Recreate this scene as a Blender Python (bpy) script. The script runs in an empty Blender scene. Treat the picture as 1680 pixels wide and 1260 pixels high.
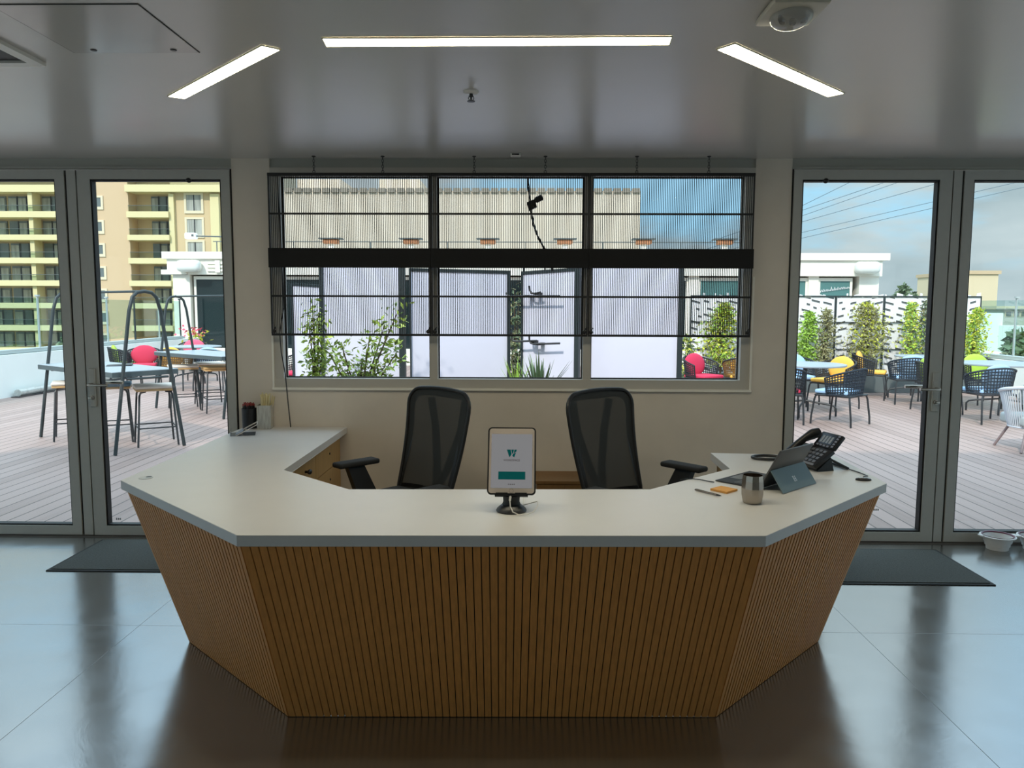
import bpy, bmesh, math, random
from mathutils import Vector, Matrix, Euler
random.seed(7)
PI = math.pi
SC = bpy.context.scene
COL = SC.collection

# ------------------------------------------------------------------ camera, sky, sun, exposure
cd = bpy.data.cameras.new('camera')
cam = bpy.data.objects.new('camera', cd); COL.objects.link(cam)
cd.sensor_fit = 'HORIZONTAL'; cd.sensor_width = 36.0; cd.lens = 36.0 * 1262 / 1680
cd.clip_start = 0.05; cd.clip_end = 2000
Rm = Matrix.Rotation(0.0162, 3, 'Z') @ Matrix.Rotation(PI/2 - math.radians(5.63), 3, 'X') @ Matrix.Rotation(0.0034, 3, 'Z')
cam.matrix_world = Matrix.Translation((0, 0, 1.5)) @ Rm.to_4x4()
SC.camera = cam
SC.view_settings.view_transform = 'Standard'
SC.view_settings.look = 'None'
SC.view_settings.gamma = 1
SC.view_settings.exposure = 1.15
SC.view_settings.use_curve_mapping = False

wd = bpy.data.worlds.new('sky'); SC.world = wd; wd.use_nodes = True
nt = wd.node_tree; N = nt.nodes; L = nt.links
bg = N['Background']
tc = N.new('ShaderNodeTexCoord')
sep = N.new('ShaderNodeSeparateXYZ'); L.new(tc.outputs['Generated'], sep.inputs[0])
rmp = N.new('ShaderNodeValToRGB'); L.new(sep.outputs['Z'], rmp.inputs[0])
rmp.color_ramp.elements[0].position = 0.0; rmp.color_ramp.elements[0].color = (.34, .47, .53, 1)
rmp.color_ramp.elements[1].position = 0.55; rmp.color_ramp.elements[1].color = (.45, .66, .88, 1)
e = rmp.color_ramp.elements.new(.10); e.color = (.36, .68, .90, 1)
mp = N.new('ShaderNodeMapping'); mp.inputs['Scale'].default_value = (1.4, 1.4, 5.0); mp.inputs['Rotation'].default_value = (0, .22, 0); mp.inputs['Location'].default_value = (.35, .1, .25)
L.new(tc.outputs['Generated'], mp.inputs[0])
nz = N.new('ShaderNodeTexNoise'); nz.inputs['Scale'].default_value = 1.7; nz.inputs['Detail'].default_value = 7; nz.inputs['Roughness'].default_value = .55
L.new(mp.outputs[0], nz.inputs['Vector'])
r2 = N.new('ShaderNodeValToRGB'); L.new(nz.outputs['Fac'], r2.inputs[0])
r2.color_ramp.elements[0].position = .44; r2.color_ramp.elements[0].color = (0, 0, 0, 1)
r2.color_ramp.elements[1].position = .54; r2.color_ramp.elements[1].color = (1, 1, 1, 1)
mx = N.new('ShaderNodeMix'); mx.data_type = 'RGBA'
L.new(r2.outputs[0], mx.inputs[0]); L.new(rmp.outputs[0], mx.inputs[6]); nz2 = N.new('ShaderNodeTexNoise'); nz2.inputs['Scale'].default_value = 3.2; nz2.inputs['Detail'].default_value = 6; L.new(mp.outputs[0], nz2.inputs['Vector'])
r4 = N.new('ShaderNodeValToRGB'); L.new(nz2.outputs['Fac'], r4.inputs[0])
r4.color_ramp.elements[0].position = .36; r4.color_ramp.elements[0].color = (.36, .46, .50, 1)
r4.color_ramp.elements[1].position = .64; r4.color_ramp.elements[1].color = (.53, .62, .65, 1)
L.new(r4.outputs[0], mx.inputs[7])
mr = N.new('ShaderNodeMapRange'); L.new(sep.outputs['Z'], mr.inputs[0]); mr.inputs[1].default_value = .0; mr.inputs[2].default_value = .13; mr.inputs[3].default_value = .22; mr.inputs[4].default_value = .0
am_ = N.new('ShaderNodeMath'); am_.operation = 'ADD'; L.new(nz.outputs['Fac'], am_.inputs[0]); L.new(mr.outputs[0], am_.inputs[1]); L.new(am_.outputs[0], r2.inputs[0])
mz = N.new('ShaderNodeMapRange'); L.new(sep.outputs['Z'], mz.inputs[0]); mz.inputs[1].default_value = .16; mz.inputs[2].default_value = .75; mz.inputs[3].default_value = .55; mz.inputs[4].default_value = 1.9
L.new(mx.outputs[2], bg.inputs[0]); L.new(mz.outputs[0], bg.inputs[1])

sd = bpy.data.lights.new('sun', 'SUN'); sd.energy = 1.5; sd.angle = math.radians(3); sd.color = (1, .96, .87)
sun = bpy.data.objects.new('sun', sd); COL.objects.link(sun)
_el, _az = math.radians(41), math.radians(22)
sun.rotation_euler = Vector((math.sin(_az)*math.cos(_el), math.cos(_az)*math.cos(_el), -math.sin(_el))).to_track_quat('-Z', 'Y').to_euler()

W = 4.889          # inner face of the window wall
CZ = 2.425         # ceiling height
DT = 0.735         # desk top height

# ------------------------------------------------------------------ helpers
def srgb(r, g, b):
    f = lambda c: (c/255/12.92) if c/255 <= .04045 else ((c/255+.055)/1.055)**2.4
    return (f(r), f(g), f(b), 1)

def mat(name, col, rough=.5, metal=0, ior=1.5, var=0, vscale=20, bump=0, bscale=80, emit=None, estr=0, trans=0, stretch=None, sheen=0):
    m = bpy.data.materials.new(name); m.use_nodes = True
    t = m.node_tree; b = t.nodes['Principled BSDF']
    c = col if len(col) == 4 else (*col, 1)
    b.inputs['Base Color'].default_value = c
    b.inputs['Roughness'].default_value = rough; b.inputs['Metallic'].default_value = metal; b.inputs['IOR'].default_value = ior
    if trans: b.inputs['Transmission Weight'].default_value = trans
    if emit: b.inputs['Emission Color'].default_value = emit; b.inputs['Emission Strength'].default_value = estr
    if var or bump:
        x = t.nodes.new('ShaderNodeTexCoord'); mpn = t.nodes.new('ShaderNodeMapping')
        if stretch: mpn.inputs['Scale'].default_value = stretch
        t.links.new(x.outputs['Object'], mpn.inputs[0])
    if var:
        n = t.nodes.new('ShaderNodeTexNoise'); n.inputs['Scale'].default_value = vscale; n.inputs['Detail'].default_value = 5
        t.links.new(mpn.outputs[0], n.inputs['Vector'])
        r = t.nodes.new('ShaderNodeValToRGB'); t.links.new(n.outputs['Fac'], r.inputs[0])
        r.color_ramp.elements[0].position = .3; r.color_ramp.elements[1].position = .7
        r.color_ramp.elements[0].color = tuple(v*(1-var) for v in c[:3]) + (1,)
        r.color_ramp.elements[1].color = tuple(min(1, v*(1+var)) for v in c[:3]) + (1,)
        t.links.new(r.outputs[0], b.inputs['Base Color'])
    if bump:
        n2 = t.nodes.new('ShaderNodeTexNoise'); n2.inputs['Scale'].default_value = bscale; n2.inputs['Detail'].default_value = 3
        t.links.new(mpn.outputs[0], n2.inputs['Vector'])
        bp = t.nodes.new('ShaderNodeBump'); bp.inputs['Strength'].default_value = bump; bp.inputs['Distance'].default_value = .01
        t.links.new(n2.outputs['Fac'], bp.inputs['Height']); t.links.new(bp.outputs[0], b.inputs['Normal'])
    return m

def pane_mat(name, tint=(.93, .96, .95), refl=1.0, ior=1.45):
    m = bpy.data.materials.new(name); m.use_nodes = True; t = m.node_tree
    for n in list(t.nodes):
        if n.type == 'BSDF_PRINCIPLED': t.nodes.remove(n)
    out = [n for n in t.nodes if n.type == 'OUTPUT_MATERIAL'][0]
    tr = t.nodes.new('ShaderNodeBsdfTransparent'); tr.inputs[0].default_value = (*tint, 1)
    gl = t.nodes.new('ShaderNodeBsdfGlossy'); gl.inputs['Roughness'].default_value = .02; gl.inputs[0].default_value = (refl, refl, refl, 1)
    fr0 = t.nodes.new('ShaderNodeFresnel'); fr0.inputs[0].default_value = ior
    gm = t.nodes.new('ShaderNodeNewGeometry'); inv = t.nodes.new('ShaderNodeMath'); inv.operation = 'SUBTRACT'; inv.inputs[0].default_value = 1; t.links.new(gm.outputs['Backfacing'], inv.inputs[1])
    fr = t.nodes.new('ShaderNodeMath'); fr.operation = 'MULTIPLY'; t.links.new(fr0.outputs[0], fr.inputs[0]); t.links.new(inv.outputs[0], fr.inputs[1])
    mxs = t.nodes.new('ShaderNodeMixShader'); t.links.new(fr.outputs[0], mxs.inputs[0]); t.links.new(tr.outputs[0], mxs.inputs[1]); t.links.new(gl.outputs[0], mxs.inputs[2])
    t.links.new(mxs.outputs[0], out.inputs[0]); return m

def mesh_mat(name, col, see):
    m = bpy.data.materials.new(name); m.use_nodes = True; t = m.node_tree
    b = t.nodes['Principled BSDF']; b.inputs['Base Color'].default_value = (*col, 1); b.inputs['Roughness'].default_value = .75
    out = [n for n in t.nodes if n.type == 'OUTPUT_MATERIAL'][0]
    tr = t.nodes.new('ShaderNodeBsdfTransparent'); mxs = t.nodes.new('ShaderNodeMixShader'); mxs.inputs[0].default_value = see
    t.links.new(b.outputs[0], mxs.inputs[1]); t.links.new(tr.outputs[0], mxs.inputs[2]); t.links.new(mxs.outputs[0], out.inputs[0]); return m

class MB:
    def __init__(s): s.bm = bmesh.new()
    def quad(s, pts):
        s.bm.faces.new([s.bm.verts.new(p) for p in pts]); return s
    def hexa(s, lo, hi):     # two 4-point loops
        a = [s.bm.verts.new(p) for p in lo]; b = [s.bm.verts.new(p) for p in hi]
        s.bm.faces.new(a[::-1]); s.bm.faces.new(b)
        for i in range(4): s.bm.faces.new((a[i], a[(i+1) % 4], b[(i+1) % 4], b[i]))
        return s
    def box(s, x0, x1, y0, y1, z0, z1, M=None):
        lo = [(x0, y0, z0), (x1, y0, z0), (x1, y1, z0), (x0, y1, z0)]; hi = [(x, y, z1) for x, y, _ in lo]
        if M is not None: lo = [M @ Vector(p) for p in lo]; hi = [M @ Vector(p) for p in hi]
        return s.hexa(lo, hi)
    def rbox(s, x0, x1, y0, y1, z0, z1, r=.01, seg=2, M=None):
        b = bmesh.new(); bmesh.ops.create_cube(b, size=1)
        for v in b.verts: v.co = Vector(((x0+x1)/2 + v.co.x*(x1-x0), (y0+y1)/2 + v.co.y*(y1-y0), (z0+z1)/2 + v.co.z*(z1-z0)))
        bmesh.ops.bevel(b, geom=list(b.edges), offset=r, segments=seg, affect='EDGES', profile=.5)
        if M is not None: bmesh.ops.transform(b, matrix=M, verts=list(b.verts))
        return s.merge(b)
    def merge(s, b):
        me = bpy.data.meshes.new('tmp'); b.to_mesh(me); b.free(); s.bm.from_mesh(me); bpy.data.meshes.remove(me); return s
    def prism(s, poly, z0, z1):
        a = [s.bm.verts.new((x, y, z0)) for x, y in poly]; b = [s.bm.verts.new((x, y, z1)) for x, y in poly]
        s.bm.faces.new(a[::-1]); s.bm.faces.new(b)
        for i in range(len(a)): s.bm.faces.new((a[i], a[(i+1) % len(a)], b[(i+1) % len(a)], b[i]))
        return s
    def tube(s, pts, r, n=8, closed=False, rs=None):
        pts = [Vector(p) for p in pts]; rings = []; k = len(pts); up = None
        for i, p in enumerate(pts):
            if closed: d = (pts[(i+1) % k] - pts[i-1])
            else: d = (pts[min(i+1, k-1)] - pts[max(i-1, 0)])
            d.normalize()
            if up is None: up = Vector((0, 0, 1)) if abs(d.z) < .9 else Vector((1, 0, 0))
            u = d.cross(up)
            if u.length < 1e-5: u = d.cross(Vector((0, 1, 0)))
            u.normalize(); v = u.cross(d); up = v
            rr = rs[i] if rs else r
            rings.append([s.bm.verts.new(p + (u*math.cos(2*PI*j/n) + v*math.sin(2*PI*j/n))*rr) for j in range(n)])
        m = k if closed else k-1
        for i in range(m):
            a, b = rings[i], rings[(i+1) % k]
            for j in range(n): s.bm.faces.new((a[j], a[(j+1) % n], b[(j+1) % n], b[j]))
        if not closed: s.bm.faces.new(rings[0][::-1]); s.bm.faces.new(rings[-1])
        return s
    def lathe(s, prof, n=24, c=(0, 0, 0), sx=1, sy=1, ring=False):
        if ring: prof = list(prof) + [prof[0]]
        rings = []
        for r, z in prof:
            if r < 1e-6: rings.append([s.bm.verts.new((c[0], c[1], c[2]+z))])
            else: rings.append([s.bm.verts.new((c[0]+r*sx*math.cos(2*PI*j/n), c[1]+r*sy*math.sin(2*PI*j/n), c[2]+z)) for j in range(n)])
        for a, b in zip(rings, rings[1:]):
            for j in range(n):
                q = [a[j % len(a)], a[(j+1) % len(a)], b[(j+1) % len(b)], b[j % len(b)]]
                q = list(dict.fromkeys(q))
                if len(q) > 2: s.bm.faces.new(q)
        if ring: bmesh.ops.remove_doubles(s.bm, verts=rings[0]+rings[-1], dist=1e-7); return s
        if len(rings[0]) > 1: s.bm.faces.new(rings[0][::-1])
        if len(rings[-1]) > 1: s.bm.faces.new(rings[-1])
        return s
    def ell(s, c, rx, ry, rz, M=None, seg=16):
        b = bmesh.new(); bmesh.ops.create_uvsphere(b, u_segments=seg, v_segments=seg//2+2, radius=1)
        T = Matrix.Translation(c) @ (M.to_4x4() if M is not None else Matrix()) @ Matrix.Diagonal((rx, ry, rz, 1))
        bmesh.ops.transform(b, matrix=T, verts=list(b.verts)); return s.merge(b)
    def leaves(s, n, where, size, rnd, asp=.45):
        for _ in range(n):
            p = Vector(where()); a = rnd.uniform(.6, 1.25)*size
            d = Vector((rnd.gauss(0, 1), rnd.gauss(0, 1), rnd.gauss(-.25, .8))).normalized()
            w_ = d.cross(Vector((rnd.gauss(0, 1), rnd.gauss(0, 1), rnd.gauss(0, 1)))).normalized()*a*asp*.5
            nrm = d.cross(w_).normalized()
            s.quad([p, p + d*a*.45 + w_ + nrm*a*.06, p + d*a - nrm*a*.05, p + d*a*.45 - w_ + nrm*a*.06])
        return s
    def build(s, name, m=None, parent=None, smooth=False, fix=True):
        if fix: bmesh.ops.recalc_face_normals(s.bm, faces=list(s.bm.faces))
        me = bpy.data.meshes.new(name); s.bm.to_mesh(me); s.bm.free()
        if smooth:
            for p in me.polygons: p.use_smooth = True
            try: me.set_sharp_from_angle(angle=math.radians(38))
            except Exception: pass
        o = bpy.data.objects.new(name, me); COL.objects.link(o)
        if m: me.materials.append(m)
        if parent: o.parent = parent
        return o

def tag(o, label=None, cat=None, group=None, kind=None):
    if label: o['label'] = label
    if cat: o['category'] = cat
    if group: o['group'] = group
    if kind: o['kind'] = kind
    return o
def thing(name, label, cat, loc=(0, 0, 0), rz=0, group=None):
    o = bpy.data.objects.new(name, None); o.empty_display_size = .1; COL.objects.link(o)
    o.location = loc; o.rotation_euler = (0, 0, rz)
    return tag(o, label, cat, group)
def struct(o): o['kind'] = 'structure'; return o
def copy_tree(o, parent=None):
    c = o.copy(); COL.objects.link(c); c.parent = parent
    for ch in list(o.children): copy_tree(ch, c)
    return c
def arc(c, r, a0, a1, n, ax='xz'):
    out = []
    for i in range(n+1):
        a = a0 + (a1-a0)*i/n
        u, v = r*math.cos(a), r*math.sin(a)
        out.append((c[0]+u, c[1], c[2]+v) if ax == 'xz' else (c[0]+u, c[1]+v, c[2]) if ax == 'xy' else (c[0], c[1]+u, c[2]+v))
    return out
def plate(mb, x0, x1, z0, z1, y0, y1, r, M, n=6):
    pts = []
    for cx, cz, a0 in ((x1-r, z1-r, 0), (x0+r, z1-r, PI/2), (x0+r, z0+r, PI), (x1-r, z0+r, 1.5*PI)):
        for i in range(n+1):
            a = a0 + PI/2*i/n; pts.append((cx+r*math.cos(a), cz+r*math.sin(a)))
    A = [mb.bm.verts.new(M @ Vector((x, y0, z))) for x, z in pts]; B = [mb.bm.verts.new(M @ Vector((x, y1, z))) for x, z in pts]
    mb.bm.faces.new(A); mb.bm.faces.new(B[::-1])
    for i in range(len(A)): mb.bm.faces.new((A[i], A[(i+1) % len(A)], B[(i+1) % len(A)], B[i]))
    return mb
def text_mesh(txt, size, name, m, parent, M):
    cu = bpy.data.curves.new('t', 'FONT'); cu.body = txt; cu.size = size; cu.align_x = 'CENTER'; cu.align_y = 'CENTER'; cu.extrude = .0003
    to = bpy.data.objects.new('t', cu); COL.objects.link(to)
    dg = bpy.context.evaluated_depsgraph_get(); me = bpy.data.meshes.new_from_object(to.evaluated_get(dg))
    bpy.data.objects.remove(to); me.transform(M); me.materials.clear(); me.materials.append(m)
    o = bpy.data.objects.new(name, me); COL.objects.link(o); o.parent = parent; return o

# ------------------------------------------------------------------ materials
M_wall = mat('wall_paint', srgb(222, 212, 199), .75, var=.03, vscale=6, bump=.05, bscale=200)
M_ceil = mat('ceiling_paint', srgb(200, 196, 190), .27, ior=2.0, var=.015, vscale=2)
M_alu = mat('grey_aluminium', srgb(182, 182, 176), .45, metal=.1, var=.02, vscale=30)
M_gasket = mat('black_gasket', (.006, .006, .006), .6)
M_glass = pane_mat('door_glass', (.965, .98, .975))
M_wglass = pane_mat('coated_window_glass', (.97, .98, .985), .02)
M_winpaint = mat('white_window_frame', srgb(190, 186, 178), .45)
M_header = mat('header_panel', srgb(168, 168, 160), .5)
M_counter = mat('white_solid_surface', srgb(222, 220, 218), .33, var=.012, vscale=9)
M_wood = mat('birch_plywood', srgb(214, 146, 76), .5, var=.10, vscale=5, stretch=(18, 18, .6), bump=.05, bscale=30)
M_woodback = mat('groove_backing', srgb(40, 24, 10), .8)
M_plyshade = mat('shaded_cabinet_wood', srgb(140, 104, 62), .5, var=.08, vscale=5, stretch=(10, 10, .8))  # shade on the low cabinet is put into this darker wood colour
M_ply = mat('birch_cabinet', srgb(190, 152, 96), .5, var=.08, vscale=5, stretch=(10, 10, .8))
M_blk = mat('black_plastic', (.012, .012, .013), .42)
M_blk2 = mat('black_metal', (.010, .010, .011), .5)
M_mesh = mesh_mat('chair_mesh', (.024, .027, .027), .09)
M_seat = mat('seat_fabric', (.022, .023, .024), .85, bump=.2, bscale=300)
M_white = mat('white_plastic', srgb(226, 222, 215), .35)
M_blind = mat('black_reed', (.004, .004, .004), .8)
M_chain = mat('chain_steel', (.06, .06, .06), .4, metal=.7)
M_mat = mat('grey_carpet', srgb(80, 84, 82), .95, var=.25, vscale=120, bump=.5, bscale=250)
M_matedge = mat('mat_rubber', (.010, .011, .011), .7)
M_steel = mat('brushed_steel', srgb(170, 162, 152), .22, metal=1)
M_terr = {}

def floor_material():
    m = bpy.data.materials.new('polished_concrete'); m.use_nodes = True; t = m.node_tree; b = t.nodes['Principled BSDF']
    g = t.nodes.new('ShaderNodeNewGeometry'); s = t.nodes.new('ShaderNodeSeparateXYZ'); t.links.new(g.outputs['Position'], s.inputs[0])
    n = t.nodes.new('ShaderNodeTexNoise'); n.inputs['Scale'].default_value = 1.3; n.inputs['Detail'].default_value = 9; n.inputs['Roughness'].default_value = .65; n.inputs['Distortion'].default_value = .6
    t.links.new(g.outputs['Position'], n.inputs['Vector'])
    r = t.nodes.new('ShaderNodeValToRGB'); t.links.new(n.outputs['Fac'], r.inputs[0])
    r.color_ramp.elements[0].position = .3; r.color_ramp.elements[0].color = srgb(72, 71, 67)
    r.color_ramp.elements[1].position = .72; r.color_ramp.elements[1].color = srgb(96, 95, 90)
    prev = None
    def line(sock, pos, w):
        a = t.nodes.new('ShaderNodeMath'); a.operation = 'SUBTRACT'; t.links.new(sock, a.inputs[0]); a.inputs[1].default_value = pos
        c = t.nodes.new('ShaderNodeMath'); c.operation = 'ABSOLUTE'; t.links.new(a.outputs[0], c.inputs[0])
        d = t.nodes.new('ShaderNodeMath'); d.operation = 'LESS_THAN'; t.links.new(c.outputs[0], d.inputs[0]); d.inputs[1].default_value = w
        return d.outputs[0]
    for sock, pos in ((s.outputs['X'], -1.815), (s.outputs['X'], 1.57), (s.outputs['Y'], 3.48), (s.outputs['Y'], .6)):
        l = line(sock, pos, .0015)
        if prev is None: prev = l
        else:
            q = t.nodes.new('ShaderNodeMath'); q.operation = 'MAXIMUM'; t.links.new(prev, q.inputs[0]); t.links.new(l, q.inputs[1]); prev = q.outputs[0]
    mxc = t.nodes.new('ShaderNodeMix'); mxc.data_type = 'RGBA'; t.links.new(prev, mxc.inputs[0]); t.links.new(r.outputs[0], mxc.inputs[6]); mxc.inputs[7].default_value = srgb(60, 60, 58)
    t.links.new(mxc.outputs[2], b.inputs['Base Color'])
    n2 = t.nodes.new('ShaderNodeTexNoise'); n2.inputs['Scale'].default_value = 5; n2.inputs['Detail'].default_value = 6; t.links.new(g.outputs['Position'], n2.inputs['Vector'])
    r3 = t.nodes.new('ShaderNodeMapRange'); t.links.new(n2.outputs['Fac'], r3.inputs[0]); r3.inputs[3].default_value = .13; r3.inputs[4].default_value = .28
    jm = t.nodes.new('ShaderNodeMath'); jm.operation = 'MULTIPLY'; t.links.new(prev, jm.inputs[0]); jm.inputs[1].default_value = .5
    jx = t.nodes.new('ShaderNodeMath'); jx.operation = 'MAXIMUM'; t.links.new(jm.outputs[0], jx.inputs[0]); t.links.new(r3.outputs[0], jx.inputs[1])
    t.links.new(jx.outputs[0], b.inputs['Roughness'])
    sp = t.nodes.new('ShaderNodeMath'); sp.operation = 'MULTIPLY_ADD'; t.links.new(prev, sp.inputs[0]); sp.inputs[1].default_value = -.2; sp.inputs[2].default_value = .5
    t.links.new(sp.outputs[0], b.inputs['Specular IOR Level'])
    n4 = t.nodes.new('ShaderNodeTexNoise'); n4.inputs['Scale'].default_value = 2.2; n4.inputs['Detail'].default_value = 8; n4.inputs['Roughness'].default_value = .6; n4.inputs['Distortion'].default_value = 1.2; t.links.new(g.outputs['Position'], n4.inputs['Vector'])
    bmp = t.nodes.new('ShaderNodeBump'); bmp.inputs['Strength'].default_value = .06; bmp.inputs['Distance'].default_value = .02; t.links.new(n4.outputs['Fac'], bmp.inputs['Height']); t.links.new(bmp.outputs[0], b.inputs['Normal']); b.inputs['IOR'].default_value = 4.2
    return m
M_floor = floor_material()

def deck_material():
    m = bpy.data.materials.new('composite_decking'); m.use_nodes = True; t = m.node_tree; b = t.nodes['Principled BSDF']
    g = t.nodes.new('ShaderNodeNewGeometry'); s = t.nodes.new('ShaderNodeSeparateXYZ'); t.links.new(g.outputs['Position'], s.inputs[0])
    d = t.nodes.new('ShaderNodeMath'); d.operation = 'DIVIDE'; t.links.new(s.outputs['X'], d.inputs[0]); d.inputs[1].default_value = .135
    fl = t.nodes.new('ShaderNodeMath'); fl.operation = 'FLOOR'; t.links.new(d.outputs[0], fl.inputs[0])
    fr = t.nodes.new('ShaderNodeMath'); fr.operation = 'FRACT'; t.links.new(d.outputs[0], fr.inputs[0])
    gr = t.nodes.new('ShaderNodeMath'); gr.operation = 'LESS_THAN'; t.links.new(fr.outputs[0], gr.inputs[0]); gr.inputs[1].default_value = .09
    wn = t.nodes.new('ShaderNodeTexWhiteNoise'); wn.noise_dimensions = '1D'; t.links.new(fl.outputs[0], wn.inputs['W'])
    n = t.nodes.new('ShaderNodeTexNoise'); n.inputs['Scale'].default_value = 1.0; n.inputs['Detail'].default_value = 6
    mpn = t.nodes.new('ShaderNodeMapping'); mpn.inputs['Scale'].default_value = (30, 1.2, 1); t.links.new(g.outputs['Position'], mpn.inputs[0]); t.links.new(mpn.outputs[0], n.inputs['Vector'])
    ad = t.nodes.new('ShaderNodeMath'); ad.operation = 'ADD'; t.links.new(wn.outputs['Value'], ad.inputs[0]); t.links.new(n.outputs['Fac'], ad.inputs[1])
    r = t.nodes.new('ShaderNodeValToRGB'); t.links.new(ad.outputs[0], r.inputs[0])
    r.color_ramp.elements[0].position = .3; r.color_ramp.elements[0].color = srgb(140, 117, 109)
    r.color_ramp.elements[1].position = 1.0; r.color_ramp.elements[1].color = srgb(162, 138, 130)
    mxc = t.nodes.new('ShaderNodeMix'); mxc.data_type = 'RGBA'; t.links.new(gr.outputs[0], mxc.inputs[0]); t.links.new(r.outputs[0], mxc.inputs[6]); mxc.inputs[7].default_value = srgb(88, 70, 63)
    t.links.new(mxc.outputs[2], b.inputs['Base Color']); b.inputs['Roughness'].default_value = .55
    return m
M_deck = deck_material()

# ------------------------------------------------------------------ room shell
XL, XR, YB = -6.2, 6.2, -5.0
struct(MB().box(XL, XR, YB, W+.10, -.25, 0).build('floor', M_floor))
struct(MB().box(XL-.2, XR+.2, YB-.2, W+.28, CZ, 2.75).build('ceiling', M_ceil))
SY0, SY1 = -4.5, 4.5       # added, unseen side glazing between these, for more daylight
for nm, xa, xb in (('wall_left', XL-.2, XL), ('wall_right', XR, XR+.2)):
    struct(MB().box(xa, xb, YB, SY0, 0, CZ).box(xa, xb, SY1, W+.28, 0, CZ).box(xa, xb, SY0, SY1, 2.33, CZ).build(nm, M_wall))
struct(MB().box(XL-.2, XR+.2, YB-.2, YB, 0, CZ).build('wall_near', mat('rear_wall_paint', srgb(214, 208, 198), .8, var=.03, vscale=4)))
wx0, wx1, wz0, wz1 = -1.60, 1.425, .99, 2.37        # window opening
dl, dr = -1.84, 1.65                                # door frame edges
mb = MB()
mb.box(dl, wx0, W, W+.16, 0, CZ); mb.box(wx1, dr, W, W+.16, 0, CZ)
mb.box(wx0, wx1, W, W+.16, 0, wz0)
struct(mb.build('wall_far', M_wall))
struct(MB().box(wx0, wx1, W+.012, W+.16, wz1, CZ).build('trim_2', M_header))
struct(MB().box(XL, dl, W+.005, W+.14, 2.375, CZ).box(XL, dl, W-.006, W+.14, 2.362, 2.375).build('trim_1', M_header))
struct(MB().box(dr, XR, W+.005, W+.14, 2.375, CZ).box(dr, XR, W-.006, W+.14, 2.362, 2.375).build('trim_3', M_header))

# window: white frame, two mullions, three panes
win = thing('window_1', 'three pane window with white frame behind the black blinds', 'window'); win['kind'] = 'structure'
fz0, fz1 = wz0, wz1
mb = MB()
mb.box(wx0, wx1, W-.004, W+.10, fz0, fz0+.058)
mb.box(wx0, wx1, W+.0, W+.10, fz1-.05, fz1)
mb.box(wx0, wx0+.058, W, W+.10, fz0+.058, fz1-.05); mb.box(wx1-.058, wx1, W, W+.10, fz0+.058, fz1-.05)
mb.build('window_frame', M_winpaint, win)
mb = MB(); mb.box(wx0-.012, wx1+.012, W-.022, W-.0041, fz0-.014, fz0); mb.box(wx0-.012, wx0, W-.014, W-.0041, fz0, 1.7); mb.box(wx1, wx1+.012, W-.014, W-.0041, fz0, 1.7)
mb.build('window_sill', mat('sill_white', srgb(244, 240, 230), .35), win)
for a, b in ((-.605, -.554), (.370, .421)):
    MB().box(a, b, W+.006, W+.10, fz0+.058, fz1-.05).build('mullion', M_winpaint, win)
for a, b in ((wx0+.058, -.605), (-.554, .370), (.421, wx1-.058)):
    f = MB()
    for q in ((a, a+.008, fz0+.058, fz1-.05), (b-.008, b, fz0+.058, fz1-.05), (a+.008, b-.008, fz0+.058, fz0+.066), (a+.008, b-.008, fz1-.058, fz1-.05)):
        f.box(q[0], q[1], W+.052, W+.064, q[2], q[3])
    p = MB().box(a, b, W+.055, W+.061, fz0+.058, fz1-.05).build('pane', M_wglass, win)
    f.build('gasket', M_gasket, p)

# glazed doors
def leaf(name, x0, x1, gx0, gx1, label, handle=0):
    d = thing(name, label, 'door', (0, 0, 0)); d['kind'] = 'structure'
    y0, y1 = W-.012, W+.05; z0, z1 = .012, 2.352; gz0, gz1 = .072, 2.296
    mb = MB()
    mb.box(x0, gx0, y0, y1, z0, z1); mb.box(gx1, x1, y0, y1, z0, z1)
    mb.box(gx0, gx1, y0, y1, z0, gz0); mb.box(gx0, gx1, y0, y1, gz1, z1)
    mb.build('door_frame', M_alu, d)
    p = MB().box(gx0, gx1, W+.02, W+.028, gz0, gz1).build('pane', M_glass, d)
    f = MB(); t = .010
    f.box(gx0, gx0+t, W-.002, W+.046, gz0, gz1); f.box(gx1-t, gx1, W-.002, W+.046, gz0, gz1)
    f.box(gx0+t, gx1-t, W-.002, W+.046, gz0, gz0+t); f.box(gx0+t, gx1-t, W-.002, W+.046, gz1-t, gz1)
    f.build('gasket', M_gasket, p)
    if handle:
        hx = (x0+gx0)/2 if handle > 0 else (x1+gx1)/2
        h = MB().rbox(hx-.02, hx+.02, W-.026, W-.0121, .857, 1.108, .006).build('handle_plate', M_alu, d)
        mb = MB(); mb.tube([(hx, W-.026, 1.004), (hx, W-.07, 1.004), (hx+handle*.02, W-.078, 1.004), (hx+handle*.125, W-.078, 1.004)], .0095, 10)
        mb.build('lever', M_steel, h, True)
        mb = MB(); mb.tube([(hx, W+.0501, 1.004), (hx, W+.095, 1.004), (hx+handle*.02, W+.105, 1.004), (hx+handle*.13, W+.105, 1.004)], .011, 10)
        mb.build('outer_lever', M_steel, h, True)
        mb = MB(); mb.tube([(hx, W-.026, .918), (hx, W-.042, .918)], .014, 12); mb.rbox(hx-.018, hx+.018, W-.052, W-.042, .909, .927, .003)
        mb.build('thumb_turn', M_steel, h, True)
        cx = gx0 + (.55*(gx1-gx0) if handle > 0 else .17*(gx1-gx0))
        MB().ell((cx+ (.17 if handle > 0 else 0), W-.005, gz1-.006), .018, .018, .016).build('door_sensor', M_blk, d, True)
        sx = gx0+.05 if handle > 0 else gx0+.55
        mb = MB()
        for k in range(3): mb.box(sx+k*.012, sx+k*.012+.008, W+.0185, W+.0199, .105+.10*(handle < 0), .118+.10*(handle < 0))
        mb.build('glass_mark', mat('etched_mark', (.25, .26, .27), .6), d)
    return d
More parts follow.
